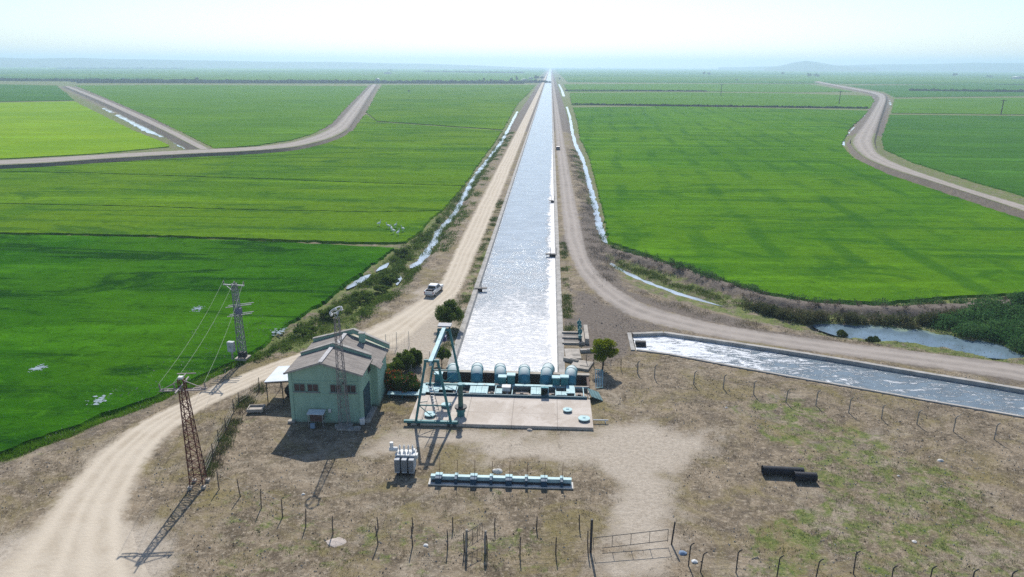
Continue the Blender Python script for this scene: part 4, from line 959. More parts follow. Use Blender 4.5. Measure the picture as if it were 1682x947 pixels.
for (c, sz, rz, lb_) in (((3.6, 87.3, .0), (2.0, 3.3, .35), .05, 'cracked concrete slab stepping down beside the right canal wall'), ((5.6, 88.4, .1), (2.0, .5, .55), .15, 'short concrete kerb left of the yellow green tree'),
                        ((4.6, 83.6, .05), (2.4, 2.6, .4), -.3, 'tilted concrete apron between the rightmost pipe and the small tree'), ((3.3, 84.9, .2), (2.0, .45, .5), -.45, 'dark edged concrete beam lying beside the rightmost pipe')):
    o = MB().box((0, 0, 0), sz).box((sz[0]*.2, sz[1]*.1, sz[2]*.5+.03), (sz[0]*.5, sz[1]*.6, .06)).build('concrete_slab', CONC(), None, bevel=.03); o.location = c; o.rotation_euler[2] = rz; tag(o, lb_, 'concrete slab')
# gauges / outlets along the canal
for (x, y, s, lb_) in ((-11.9, 115.2, 1, 'dark steel gauge platform jutting from the left canal bank opposite the pickup'), (1.6, 139.0, -1, 'dark steel gauge platform jutting from the right canal bank, nearer one'), (1.4, 198.5, -1, 'small dark steel outlet on the right canal bank, farther one')):
    gp = empty('gauge_platform', (x, y, 0), 0, lb_, 'platform', 'gauge platforms on the canal banks')
    k_ = .6 if y > 190 else 1
    MB().box((s*.9*k_, 0, .15), (2.0*k_, .9, .14)).build('deck', DARKST, gp); MB().box((s*.4*k_, -.42, -.12), (1.5*k_, .12, .5)).build('beam', BLACK, gp)
    for xx in (0, 1.2): MB().box((s*xx*k_-.3*s, .3, .75), (.09, .09, 1.3)).build('post', DARKST, gp)
# transformer
tf = empty('transformer', (-12.65, 57.9, 0), 0, 'pale grey power transformer with three finned radiators, standing alone on the dirt', 'transformer')
TG = mat('transformer_grey', (.46, .48, .50), .6, .15, 1.5)
MB().box((0, .35, 1.0), (1.7, .9, 1.5)).build('tank', TG, tf, bevel=.03)
MB().box((0, .35, 1.8), (1.85, 1.05, .12)).build('lid', WHITE, tf)
for x in (-.66, 0, .66):
    r_ = MB()
    for i in range(6): r_.box((x-.21+i*.084, -.42, 1.0), (.035, .62, 1.35))
    r_.box((x, -.42, 1.62), (.46, .6, .1)); r_.box((x, -.42, .36), (.46, .6, .1)); r_.build('radiator', TG, tf, bevel=.01)
for x in (-.6, -.2, .2, .6):
    q = MB(); q.cyl((x, .55, 1.86), (x, .62, 2.5), .05, .035, 8)
    for t in (.1, .22, .34, .46): q.cyl((x, .56+t*.08, 1.88+t), (x, .56+t*.08, 1.93+t), .1, .08, 10)
    q.build('bushing', WHITE, tf)
for x in (-.45, 0., .45): MB().cyl((x, .1, 1.86), (x, .1, 2.1), .07, .05, 8).build('bushing', WHITE, tf)
MB().cyl((-1.5, .35, 2.15), (-.75, .35, 2.15), .22, n=16).build('conservator', WHITE, tf, True)
MB().cyl((-1.3, .35, 2.3), (-1.3, .35, 2.85), .17, n=12).build('breather', WHITE, tf, True)
MB().box((.98, .3, 1.55), (.25, .5, .4)).build('terminal_box', WHITE, tf); MB().cyl((.7, .4, 1.95), (.7, .75, 1.95), .14, n=12).build('valve', WHITE, tf, True)
for x in (-.6, .6): MB().box((x, .1, .12), (.18, 1.5, .22)).build('skid', DARKST, tf)
# long teal trough with rods
tr = empty('stoplog_rack', (-10.2, 56.4, 0), math.radians(.4), 'long pale teal steel rack with eight brackets and thin upright rods lying on the dirt', 'rack')
MB().box((6.45, -.05, .06), (13.0, 1.0, .12)).build('base', mat('whitewashed_base', (.62, .60, .56), .8, .2, 1.), tr)
MB().box((6.45, .18, .38), (12.7, .42, .5)).build('body', mat('light_teal_box', (.46, .64, .65), .6, .2, .8), tr, bevel=.02)
MB().box((6.45, -.12, .2), (12.5, .16, .16)).build('groove', DARKST, tr)
for i in range(8):
    x = .85+i*1.58; big = i % 2 == 0; w_ = .55 if big else .22
    bk = MB(); bk.box((x, -.05, .38), (w_, .86, .62)); bb = bk.build('bracket', mat('navy_bracket', (.02, .07, .13), .6, .3, 1.), tr)
    MB().box((x, .25, .72), (w_+.08, .42, .05)).build('bracket_top', TEALP, bb)
    for yy in (.25,): MB().cyl((x+.05, yy, .3), (x+.1, yy+.05, 2.15), .022, n=5).build('rod', RUST, tr)
# black culvert pipes
CUL = mat('black_corrugated_pipe', (.03, .031, .038), .5, .3, 2.)
for (p, L, lb_) in ((G(1252, 778), 3.6, 'longer black corrugated culvert pipe lying on the scrub'), (G(1304, 788), 1.9, 'shorter black corrugated culvert pipe lying against the longer one')):
    cpz = empty('culvert_pipe', (p.x, p.y, .42), math.radians(-2), lb_, 'pipe'); n = int(L/.12); R_ = .42; V = []; nn = 20
    b = MB(); pts = []; rs = []
    for i in range(n*2+1): pts.append((i*L/(n*2), 0, 0)); rs.append(R_ if i % 2 else R_-.045)
    b.tube(pts, rs, nn, False); b.tube([(0, 0, 0), (L, 0, 0)], R_-.08, nn, False); b.build('shell', CUL, cpz, True)
    for x in (0, L): b = MB(); b.tube([(x-.03, 0, 0), (x+.03, 0, 0)], R_+.02, nn, False); b.build('end_ring', CUL, cpz, True)

# -------- vehicles
def pickup(loc, rz, label, paint, scale=1., bed=True):
    t = empty('pickup_truck' if bed else 'parked_car', loc, rz, label, 'pickup' if bed else 'car'); t.scale = (scale,)*3
    w = .88
    b = MB()
    if bed:
        prof = [(-2.6, .5), (2.5, .48), (2.62, .62), (2.6, .98), (1.35, 1.12), (1.2, 1.12), (.62, 1.68), (.4, 1.74), (-.75, 1.74), (-.92, 1.66), (-1.0, 1.12), (-1.02, .62), (-2.6, .62)]
    else:
        prof = [(-2.1, .4), (2.1, .4), (2.2, .6), (2.15, .88), (1.1, 1.0), (.45, 1.42), (.2, 1.48), (-1.3, 1.48), (-1.6, 1.4), (-2.15, 1.0), (-2.2, .6)]
    n = len(prof); V = []; 
    for s in (-1, 1):
        for (y, z) in prof: V.append((s*(w-(max(0, z-1.1))*.28), y, z))
    b.add(V, [tuple(range(n)) if True else (), tuple(range(2*n-1, n-1, -1))]+[(i, n+i, n+(i+1) % n, (i+1) % n) for i in range(n)])
    body = b.build('body', paint, t, bevel=.035)
    if bed:
        q = MB()
        for s in (-1, 1): q.box((s*.85, -1.82, .88), (.08, 1.58, .56))
        q.build('bed_side', paint, t); MB().box((0, -2.62, .86), (1.72, .07, .52)).build('tailgate', paint, t); MB().box((0, -1.82, .66), (1.6, 1.5, .05)).build('bed_floor', BLACK, t)
        MB().box((-.2, -1.5, .95), (1.1, .8, .5)).build('tarpaulin', mat('dark_tarp', (.03, .028, .035)), t, bevel=.1)
        rwz = (-.98, 1.4)
    g = MB()
    if bed:
        g.add([(-.7, 1.17, 1.16), (.7, 1.17, 1.16), (.66, .64, 1.67), (-.66, .64, 1.67)], [(0, 1, 2, 3)]); g.add([(-.66, -1.0, 1.2), (.66, -1.0, 1.2), (.62, -.945, 1.6), (-.62, -.945, 1.6)], [(1, 0, 3, 2)])
        g.v = [(x, y+(.02 if y > 0 else -.02), z+.012) for x, y, z in g.v]
        for s in (-1, 1): g.add([(s*.885, .95, 1.17), (s*.885, -.85, 1.17), (s*.755, -.72, 1.62), (s*.755, .5, 1.62)], [(0, 1, 2, 3)])
    else:
        g.add([(-.72, 1.06, 1.02), (.72, 1.06, 1.02), (.62, .5, 1.42), (-.62, .5, 1.42)], [(0, 1, 2, 3)]); g.v = [(x, y+.03, z+.02) for x, y, z in g.v]
        g.add([(-.7, -2.1, 1.06), (.7, -2.1, 1.06), (.62, -1.68, 1.4), (-.62, -1.68, 1.4)], [(1, 0, 3, 2)])
        for s in (-1, 1): g.add([(s*.89, .9, 1.02), (s*.89, -1.7, 1.02), (s*.8, -1.4, 1.38), (s*.8, .4, 1.38)], [(0, 1, 2, 3)])
    g.build('window', mat('car_glass', (.02, .025, .035), .12, .1, 1., spec=.6), t)
    for s in (-1, 1):
        for y in ((-1.65, 1.6) if bed else (-1.35, 1.35)):
            wh = MB().cyl((s*.72, y, .37), (s*.93, y, .37), .37, n=18).build('wheel', BLACK, t, True); MB().cyl((s*.92, y, .37), (s*.945, y, .37), .2, n=12).build('rim', STEEL, wh)
        MB().box((s*.66, 2.6 if bed else 2.17, .8), (.32, .06, .16)).build('headlight', WHITE, t); MB().box((s*.8, -2.67 if bed else -2.2, .86), (.14, .05, .3)).build('tail_light', mat('red_lens', (.4, .02, .02), .4), t)
        MB().box((s*.98, .85, 1.15), (.18, .1, .14)).build('mirror', BLACK, t)
    MB().box((0, -2.72 if bed else -2.26, .5), (1.6, .1, .16)).build('bumper', STEEL, t); MB().box((0, 2.66 if bed else 2.24, .5), (1.6, .1, .2)).build('bumper', DARKST, t)
    return t
CARW = mat('white_car_paint', (.74, .75, .76), .3, .06, 1., spec=.5)
pickup((-18.5, 112.2, .02), -math.radians(11), 'white pickup truck with a dark covered load bed, parked on the left canal road', CARW, .93)
pickup((3.95, 327, .05), 0, 'small dark reddish car far off on the right canal road', mat('maroon_paint', (.08, .03, .04), .35, .1, 1.), bed=False)

# -------- fences
WIRE = mat('fence_wire', (.30, .29, .27), .6, .2, 2., metal=.3)
def fence(name, pts, h, label, m=WOODP, bent=False, wires=(.25, .6, .95), th=.04, lean=.05, mesh=False, cat='fence', skip=(), shadow=0):
    p0 = pts[0]; t = empty(name, (p0[0], p0[1], 0), 0, label, cat); L = []
    for i, p in enumerate(pts):
        x, y = p[0]-p0[0], p[1]-p0[1]; hh = h*random.uniform(.92, 1.06); lx, ly = random.uniform(-lean, lean)*hh, random.uniform(-lean, lean)*hh
        z0 = min(0, gz(p[0], p[1])); b = MB()
        if i not in skip:
            if bent: b.tube([(x, y, z0-.1), (x+lx, y+ly, hh*.84), (x+lx+.10, y+ly-.03, hh*.94), (x+lx+.26, y+ly-.05, hh)], [th, th, th*.9, th*.8], 6)
            else: b.tube([(x, y, z0-.1), (x+lx*.5+random.uniform(-.03, .03), y+ly*.5, hh*.5), (x+lx, y+ly, hh)], [th*1.1, th, th*.85], 6)
            b.build('post', m, t)
        L.append((Vector((x, y, z0)), Vector((x+lx, y+ly, hh*.9))))
    wb = MB()
    for a, b in zip(L[:-1], L[1:]):
        n = 5
        for f in wires:
            P = []
            for j in range(n+1):
                u = j/n; q = a[0].lerp(a[1], f).lerp(b[0].lerp(b[1], f), u); q.z -= .05*math.sin(u*math.pi); P.append(q)
            wb.tube(P, .009, 3, False)
        if mesh:
            d = (b[0]-a[0]).length; k = int(d/.35)
            for j in range(k): u = (j+.5)/k; wb.bar(a[0].lerp(b[0], u), a[1].lerp(b[1], u), .010)
    wb.build('wire', WIRE, t); return t
def foot(px, h, off=0):
    return [(lambda q: (q.x, q.y))(G(x, y, h)) for x, y in px]
east = [(1047, 612), (1075, 620), (1139, 630), (1188, 637), (1238, 647), (1291, 660), (1340, 665), (1394, 677), (1448, 687), (1506, 696), (1566, 708), (1633, 721), (1706, 737), (1790, 755)]
fence('wire_fence', [tuple(G(*p)[:2]) for p in east], 1.75, 'pale post and wire fence running along the near bank of the side canal', CPOST, True, (.3, .6, .9), .06, .04)
fence('wire_fence', foot([(1134, 893), (1154, 903), (1213, 904), (1281, 911), (1345, 916), (1408, 906), (1470, 926), (1533, 927), (1601, 932), (1666, 936), (1740, 940)], 1.9), 1.95, 'dark bent-top post fence along the bottom right edge, starting by the gate', DARKST, True, (.2, .5, .8), .05, .05)
fence('wire_fence', [tuple(G(*p)[:2]) for p in [(360, 803), (395, 815), (429, 834), (464, 848), (502, 864), (547, 876), (621, 893), (678, 896), (735, 900), (763, 905)]], 1.75, 'crooked stick fence across the foreground from the pylon to the wicket gate', WOODP, False, (.3, .65, .95), .05, .07)
fence('wire_fence', [tuple(G(*p)[:2]) for p in [(800, 908), (854, 912), (913, 910), (966, 906)]], 1.75, 'short stick fence between the wicket gate and the wide double gate', WOODP, False, (.3, .65, .95), .05, .06)
fence('wire_fence', [tuple(G(*p)[:2]) for p in [(621, 868), (678, 868), (744, 868), (813, 869), (881, 868), (952, 866)]], 1.15, 'low inner row of dark stakes behind the foreground fence', WOODP, False, (.85,), .05, .06)
fence('wire_fence', [tuple(G(*p)[:2]) for p in [(426, 642), (393, 664), (384, 677), (372, 708), (359, 728), (350, 752), (338, 780)]], 1.6, 'overgrown stake fence following the inner side of the gravel road bend', WOODP, False, (.3, .6, .9), .05, .08, True)
fence('wire_fence', [tuple(G(*p)[:2]) for p in [(634, 573), (652, 570), (672, 567)]], 2.1, 'short mesh fence standing behind the pump house beside the canal road', STEEL, False, (.1, .5, .98), .04, .0, True)
fence('wire_fence', [tuple(G(*p)[:2]) for p in [(655, 612), (676, 612), (692, 612), (700, 600), (706, 590)]], 1.2, 'low pipe railing between the flowering shrubs and the gantry crane', STEEL, False, (.5, .98), .04, .0)
fence('wire_fence', [tuple(G(*p)[:2]) for p in [(963, 598), (975, 600), (990, 604), (1020, 606), (1047, 612)]], 1.4, 'sagging wire fence between the small tree and the side canal', WOODP, False, (.4, .9), .04, .06)
# wide gate
A, B = G(970, 906), G(1103, 893)
gt = empty('double_gate', (A.x, A.y, 0), math.atan2(B.y-A.y, B.x-A.x), 'wide low steel pipe gate across the pale dirt track', 'gate'); GW = (B-A).length
MB().box((0, 0, 1.45), (.16, .16, 2.95)).build('post', DARKST, gt); MB().tube([(GW, 0, -.05), (GW+.15, .02, 2.0)], .07, 6).build('post', DARKST, gt)
g = MB(); H1, H0 = 1.25, .25
g.cyl((.15, 0, H1), (GW-.35, 0, H1+.12), .028, n=6); g.cyl((.9, 0, H0), (GW-.35, 0, H0+.1), .028, n=6)
for i in range(5): x = .2+i*(GW-.55)/4; g.cyl((x, 0, H0-.0), (x, 0, H1+.03*i), .022, n=6)
g.build('panel', DARKST, gt)
A, B = G(766, 906), G(797, 907)
wg = empty('wicket_gate', (A.x, A.y, 0), math.atan2(B.y-A.y, B.x-A.x), 'narrow leaning wicket gate between two stout grey posts in the foreground', 'gate'); GW = (B-A).length
MB().tube([(0, 0, -.1), (0, 0, 1.1), (.06, 0, 2.0)], .085, 8).build('post', CPOST, wg); MB().tube([(GW, 0, -.1), (GW-.02, 0, 1.1), (GW+.05, 0, 1.95)], .085, 8).build('post', CPOST, wg)
g = MB(); g.cyl((.1, .05, .35), (1.15, 1.15, .45), .022, n=6); g.cyl((.1, .05, 1.75), (1.15, 1.15, 1.85), .028, n=6); 
for t in (0, .33, .66, 1): g.cyl((.1+1.05*t, .05+1.1*t, .35), (.1+1.05*t, .05+1.1*t, 1.8), .02, n=6)
g.cyl((.1, .05, .4), (1.15, 1.15, 1.8), .016, n=6); g.build('panel', DARKST, wg)

# ================================================================== PLANTS
def leaf_cloud(blobs, n, size, seedv=0, flat=.5):
    """small leaf quads scattered through the outer volume of ellipsoid clumps"""
    r = np.random.default_rng(seedv); bl = np.array(blobs, float); wts = bl[:, 3]*bl[:, 4]*bl[:, 5]; wts = wts**.67; wts /= wts.sum()
    k = r.choice(len(bl), n, p=wts); d = r.normal(size=(n, 3)); d /= np.linalg.norm(d, axis=1)[:, None]
    rad = r.random(n)**.28; c = bl[k, :3]+d*rad[:, None]*bl[k, 3:6]*(1+.12*r.normal(size=(n, 1)))
    a = r.normal(size=(n, 3)); a /= np.linalg.norm(a, axis=1)[:, None]; b = np.cross(a, d+r.normal(size=(n, 3))*flat); b /= np.linalg.norm(b, axis=1)[:, None]+1e-9
    s = size*(.6+.8*r.random((n, 1))); a *= s; b *= s*.6
    V = np.stack([c-a, c-b*.9, c+a, c+b*.9], 1).reshape(-1, 3); return V, np.arange(n*4).reshape(-1, 4)
def clumps(cx, cy, cz, rx, rz, n, r, sub=.42):
    rr = random.Random(r); out = [(cx, cy, cz, rx*.6, rx*.6, rz*.6)]
    for i in range(n):
        a = rr.random()*6.283; e = math.asin(rr.uniform(-.6, 1)); q = rr.uniform(.55, .92); s = sub*rr.uniform(.45, 1.1)
        out.append((cx+math.cos(a)*math.cos(e)*rx*q, cy+math.sin(a)*math.cos(e)*rx*q, cz+math.sin(e)*rz*q, rx*s, rx*s, rz*s*.9))
    return out
BARK = mat('grey_bark', (.10, .08, .06), .95, .35, 3.)
def tree(name, x, y, h, rx, trunk_h, m, label, cat, nl=5000, ls=.11, seed_=1, group=None, z=0., lean=0., rz=None, nb=16, tr=.1):
    t = empty(name, (x, y, z), 0, label, cat, group); rz = rz or (h-trunk_h)/2; cz = h-rz
    b = MB(); b.tube([(0, 0, -.2), (lean*.4, 0, trunk_h*.5), (lean, 0, trunk_h), (lean, 0, cz)], [tr*1.3, tr, tr*.8, tr*.35], 8); rr = random.Random(seed_)
    for i in range(6):
        a = i*1.05+rr.random(); b.tube([(lean, 0, trunk_h*.95), (lean+math.cos(a)*rx*.35, math.sin(a)*rx*.35, cz-rz*.2), (lean+math.cos(a)*rx*.7, math.sin(a)*rx*.7, cz+rz*rr.uniform(-.1, .5))], [tr*.5, tr*.3, tr*.1], 6)
    b.build('trunk', BARK, t, True)
    V, Fq = leaf_cloud(clumps(lean, 0, cz, rx, rz, nb, seed_), nl, ls, seed_); np_mesh('crown', V, Fq, m, t); return t
L_DARK = leaf_mat('dark_leaves', (.07, .125, .02), (.13, .18, .03), .45)
L_YEL = leaf_mat('yellow_green_leaves', (.13, .19, .012), (.25, .28, .012), .5, 1.2)
L_OLIVE = leaf_mat('olive_leaves', (.06, .10, .03), (.09, .12, .04), .3)
tree('round_tree', 7.1, 82.3, 4.1, 1.72, 1.35, L_YEL, 'small round tree with a yellow green crown beside the right end of the pump bay', 'tree', 9000, .10, 3, nb=26, tr=.1, lean=.15)
tree('broadleaf_tree', -13.7, 95.6, 4.0, 2.0, .6, L_DARK, 'dark green bushy tree between the canal road and the left canal wall', 'tree', 7500, .13, 5, nb=14)
tree('garden_tree', -12.9, 82.6, 2.5, 1.05, .6, L_DARK, 'small dark bush seen through the gantry crane beside the leftmost pipe', 'bush', 3000, .11, 8, nb=9, tr=.05)
for i, (x, y, h, r, lb_) in enumerate(((-17.1, 80.6, 2.9, 1.0, 'upright dark shrub at the back right corner of the pump house'), (-18.0, 78.2, 2.7, 1.15, 'dense dark shrub against the right wall of the pump house'), (-16.2, 82.4, 2.2, .8, 'small dark shrub behind the others near the canal road'))):
    tree('evergreen_shrub', x, y, h, r*1.15, .1, L_DARK, lb_, 'shrub', 6500, .12, 20+i, 'dark shrubs beside the pump house', rz=h*.6, nb=14, tr=.05)
FL_R = leaf_mat('red_petals', (.45, .06, .03), (.55, .12, .05), .3); FL_O = leaf_mat('pink_petals', (.6, .25, .18), (.5, .12, .08), .3)
for i, (x, y, r, h) in enumerate(((-17.6, 75.2, 1.35, 2.5), (-15.7, 75.0, 1.3, 2.1))):
    t = tree('flowering_shrub', x, y, h, r*1.2, .1, leaf_mat('shrub_leaves', (.04, .085, .02), (.08, .13, .025), .35), ['flowering shrub dotted with red blossom beside the pump house door', 'flowering shrub with few pinkish blossoms next to the gantry crane'][i], 'shrub', 7500, .11, 30+i, 'flowering shrubs', rz=h*.6, nb=16, tr=.05)
    V, Fq = leaf_cloud(clumps(0, 0, h*.4, r*1.25, h*.62, 16, 30+i), 1500 if i == 0 else 500, .11, 50+i); np_mesh('blossom', V, Fq, FL_R if i == 0 else FL_O, t)

# scattered ground plants (uncountable): blades grown from the ground
def scatter(name, n, box, dens, m, h, w, per, spread, seedv, label=None, tilt=.5, zoff=0.):
    r = np.random.default_rng(seedv); X = r.uniform(box[0], box[1], n); Y = r.uniform(box[2], box[3], n)
    p = dens(X, Y); keep = r.random(n) < p; X, Y = X[keep], Y[keep]; p = p[keep]; Z = ground_z(X, Y)+zoff
    ok = (Z > -1.5); X, Y, Z = X[ok], Y[ok], Z[ok]; k = len(X); hs = h*(.5+1.0*r.random(k)**1.5)*(.45+1.1*fbm(X, Y, .35, 2) if h > .5 else 1)
    X = np.repeat(X, per)+r.normal(size=k*per)*spread; Y = np.repeat(Y, per)+r.normal(size=k*per)*spread; Z = np.repeat(Z, per)-.03; hh = np.repeat(hs, per)*(.6+.6*r.random(k*per))
    a = r.random(k*per)*math.pi; dx, dy = np.cos(a)*w/2, np.sin(a)*w/2; tx = r.normal(size=k*per)*tilt*hh; ty = r.normal(size=k*per)*tilt*hh
    V = np.stack([np.stack([X-dx, Y-dy, Z], -1), np.stack([X+dx, Y+dy, Z], -1), np.stack([X+tx, Y+ty, Z+hh], -1)], 1).reshape(-1, 3)
    o = np_mesh(name, V, np.arange(len(V)).reshape(-1, 3), m); return tag(o, kind='stuff')
def mounds(name, box, dens, n, r, h, quads, ls, m, seedv):
    g = np.random.default_rng(seedv); X = g.uniform(box[0], box[1], n); Y = g.uniform(box[2], box[3], n); keep = g.random(n) < dens(X, Y); X, Y = X[keep], Y[keep]; Z = ground_z(X, Y)
    ok = Z > -1.6; X, Y, Z = X[ok], Y[ok], Z[ok]; s = .55+.9*g.random(len(X))**1.6
    bl = [(x, y, z+h*q*.35, r*q*g.uniform(.8, 1.3), r*q*g.uniform(.7, 1.1), h*q*.65) for x, y, z, q in zip(X, Y, Z, s)]
    V, Fq = leaf_cloud(bl, max(1, len(bl))*quads, ls, seedv, .9); return tag(np_mesh(name, V, Fq, m), kind='stuff')
ROADM = [tuple(G(*p)[:2]) for p in [(p[0]+14, p[1]-2) for p in outer]+[(757, 455), (740, 482)]+inner[::-1][1:]]
ROADR_ = [tuple(G(*p)[:2]) for p in lo[:-1]]+[tuple(G(*p)[:2]) for p in up[::-1][:]]
SIDE2 = SIDE
def base_mask(X, Y):
    m = np.ones(X.shape)
    m *= sstep(-.6, .8, sdist(X, Y, ROADM)); m *= sstep(-.4, .6, sdist(X, Y, ROADR_)); m *= sdist(X, Y, SIDE2) > .8
    m *= ~((X > CXL-.9) & (X < CXR+.9) & (Y > 76)); m *= ~((X > -14.6) & (X < 5.5) & (Y > 66.8) & (Y < 81)); m *= ~((X > -26.6) & (X < -17.8) & (Y > 66.6) & (Y < 75.5))
    for q, w in _DR:
        m = m*sstep(w+.5, w+1.3, seg_dist(X, Y, q))
    m *= ~((X > -20) & (X < -13) & (Y > 120)); m *= ~((X > 2.6) & (X < 8.4) & (Y > 120))
    return m
def d_dry(X, Y):
    z = zones(X, Y); n = fbm(X, Y, .35, 4); m = base_mask(X, Y)*(1-sstep(.15, .8, z[..., 0]))*sstep(.38, .62, n+.12*fbm(X, Y, 2.))
    return m*np.where(z[..., 2] > .6, .25, .8)*sstep(-.8, -.55, ground_z(X, Y)+.0)
def d_green(X, Y):
    z = zones(X, Y); n = fbm(X+40, Y-13, .5, 4); return base_mask(X, Y)*(1-sstep(.1, .6, z[..., 0]))*sstep(.5, .75, z[..., 1]*.75+n*.62-.08)
STRAW = leaf_mat('straw_blades', (.31, .265, .17), (.19, .155, .095), .2, .5); GRN = leaf_mat('weed_blades', (.06, .105, .022), (.11, .15, .035), .35, .5)
GRN2 = leaf_mat('drain_weeds', (.07, .13, .022), (.14, .20, .04), .35, .35)
DRYD = leaf_mat('dead_brush', (.12, .095, .07), (.17, .14, .10), .2, .5)
scatter('dry_grass', 90000, (-56, 74, 38, 100), d_dry, STRAW, .13, .035, 6, .16, 1)
scatter('weeds', 42000, (-56, 74, 38, 102), d_green, GRN, .15, .05, 7, .16, 2)
scatter('dead_brush', 16000, (-56, 74, 38, 112), lambda X, Y: base_mask(X, Y)*(1-zones(X, Y)[..., 0])*sstep(.58, .75, fbm(X+9, Y+77, .4, 4)), DRYD, .3, .03, 9, .2, 3)
def poly_d(px, z=0, soft=1.5, amp=1., s=.3, lo_=.3, hi_=.55):
    q = [tuple(G(p[0], p[1], z)[:2]) for p in px]
    return lambda X, Y: amp*(1-sstep(-soft, soft*.3, sdist(X, Y, q)))*sstep(lo_, hi_, fbm(X+5, Y+31, s, 4))*base_mask(X, Y)
bank_l = [(395, 600), (440, 565), (500, 520), (545, 490), (600, 448), (650, 405), (700, 375), (745, 320), (790, 268), (812, 240), (822, 244), (800, 275), (770, 325), (740, 372), (706, 415), (690, 445), (668, 478), (610, 520), (520, 556), (440, 590)]
def bx(px, z=0): q = [G(p[0], p[1], z) for p in px]; return (min(p.x for p in q)-1, max(p.x for p in q)+1, min(p.y for p in q)-1, max(p.y for p in q)+1)
scatter('undergrowth', 20000, bx(bank_l), poly_d(bank_l, 0, 1.5, .9, .28, .40, .54), GRN2, .5, .09, 9, .38, 4)
mounds('undergrowth', bx(bank_l), poly_d(bank_l, 0, 1.5, .9, .15, .42, .55), 5200, .55, .75, 60, .12, GRN2, 44)
scatter('undergrowth', 34000, bx(bank_l), poly_d(bank_l, 0, 1.5, .8, .5, .36, .52), leaf_mat('bank_grass', (.09, .17, .022), (.18, .24, .05), .4, .3), .32, .06, 8, .25, 5)
scatter('dead_brush', 9000, bx(bank_l), poly_d(bank_l, 0, 1.5, .6, .4, .5, .62), DRYD, .4, .05, 8, .3, 6)
edge_l = [(-20, 735), (99, 700), (197, 664), (276, 636), (385, 588), (429, 565), (429, 580), (385, 600), (276, 650), (197, 678), (99, 716), (-20, 750)]
scatter('undergrowth', 16000, bx(edge_l), poly_d(edge_l, 0, .8, .9, .5, .22, .42), leaf_mat('bright_fringe', (.09, .22, .012), (.14, .28, .02), .4, .4), .45, .07, 9, .3, 7)
canal_l = [(744, 570), (752, 540), (764, 500), (776, 455), (795, 395), (810, 350), (818, 352), (806, 400), (790, 460), (772, 520), (762, 575)]
scatter('undergrowth', 4200, (-14.0, -12.2, 88, 200), lambda X, Y: sstep(.42, .62, fbm(X, Y, .35, 3))*.8, GRN, .28, .06, 8, .25, 8)
scatter('undergrowth', 2200, (2.6, 4.0, 92, 150), lambda X, Y: sstep(.42, .62, fbm(X, Y, .35, 3))*.8, GRN, .28, .06, 8, .25, 9)
# right hand marsh
lev_f = [(1000, 402), (1060, 420), (1120, 440), (1180, 460), (1250, 482), (1330, 495), (1450, 500), (1560, 492), (1682, 484), (1800, 478), (1800, 488), (1682, 498), (1560, 506), (1440, 512), (1320, 505), (1250, 494), (1180, 474), (1110, 452), (1050, 432), (1000, 414)]
mounds('reeds', bx(lev_f, FZ), poly_d(lev_f, FZ, .8, .95, .3, .32, .45), 3800, .75, .95, 70, .13, leaf_mat('reed_blades', (.06, .13, .04), (.10, .19, .06), .35, .3), 10)
lev_n = [(1215, 500), (1300, 517), (1400, 527), (1500, 527), (1580, 520), (1580, 527), (1500, 538), (1400, 540), (1330, 534), (1260, 520)]
mounds('reeds', bx(lev_n, FZ), poly_d(lev_n, FZ, .8, .95, .4, .25, .4), 2600, .6, 1.3, 80, .13, leaf_mat('olive_reeds', (.07, .09, .03), (.15, .14, .07), .3, .3), 11)
LEVP = [(1000, 410), (1060, 426), (1120, 443), (1180, 465), (1240, 486), (1300, 500), (1400, 508), (1500, 509), (1600, 504), (1700, 496), (1700, 510), (1600, 520), (1500, 524), (1400, 523), (1300, 514), (1240, 502), (1180, 482), (1120, 460), (1060, 444), (1000, 428)]
rd = [(1520, 535), (1570, 522), (1640, 508), (1700, 500), (1820, 490), (1860, 560), (1820, 600), (1690, 585), (1650, 578), (1620, 562), (1570, 550)]
mounds('reeds', bx(rd, FZ), poly_d(rd, FZ, 1.2, .95, .3, .15, .3), 2600, 1.1, 1.5, 110, .16, leaf_mat('reed_bed', (.05, .14, .04), (.10, .20, .06), .35, .25), 12)
mid_g = [(1010, 425), (1060, 442), (1120, 462), (1180, 483), (1240, 502), (1250, 512), (1190, 499), (1120, 476), (1060, 456), (1010, 436)]
mounds('dead_brush', bx(LEVP, FZ), poly_d(LEVP, FZ, .6, .7, .5, .4, .55), 3000, .4, .5, 40, .09, DRYD, 45)
scatter('reeds', 9000, bx(mid_g, FZ), poly_d(mid_g, FZ, .8, .9, .4, .3, .45), GRN, .45, .06, 8, .3, 13)
dry_m = [(1010, 462), (1100, 492), (1200, 520), (1300, 540), (1400, 556), (1500, 575), (1600, 588), (1700, 600), (1700, 612), (1500, 590), (1300, 556), (1100, 510)]
scatter('dry_grass', 12000, bx(dry_m), poly_d(dry_m, 0, .8, .8, .4, .4, .55), STRAW, .35, .05, 8, .3, 14)
nwf = [(430, 628), (440, 640), (400, 680), (385, 720), (365, 760), (345, 785), (330, 780), (350, 730), (372, 690), (392, 655)]
scatter('dead_brush', 1700, bx(nwf), poly_d(nwf, 0, .5, .95, .8, .35, .5), DRYD, .42, .05, 9, .28, 15)
scatter('weeds', 4000, bx(nwf), poly_d(nwf, 0, .5, .7, .5, .4, .5), GRN, .4, .05, 8, .25, 16)
scatter('dry_grass', 7000, (8.4, 12.5, 118, 330), lambda X, Y: sstep(.42, .6, fbm(X, Y, .45, 3))*.8, leaf_mat('bank_brush', (.21, .18, .14), (.14, .12, .095), .2, .4), .3, .06, 7, .5, 17)
scatter('undergrowth', 6000, (-26, -20, 140, 420), lambda X, Y: sstep(.45, .6, fbm(X, Y, .2, 3))*.8, GRN2, .5, .12, 8, .4, 18)
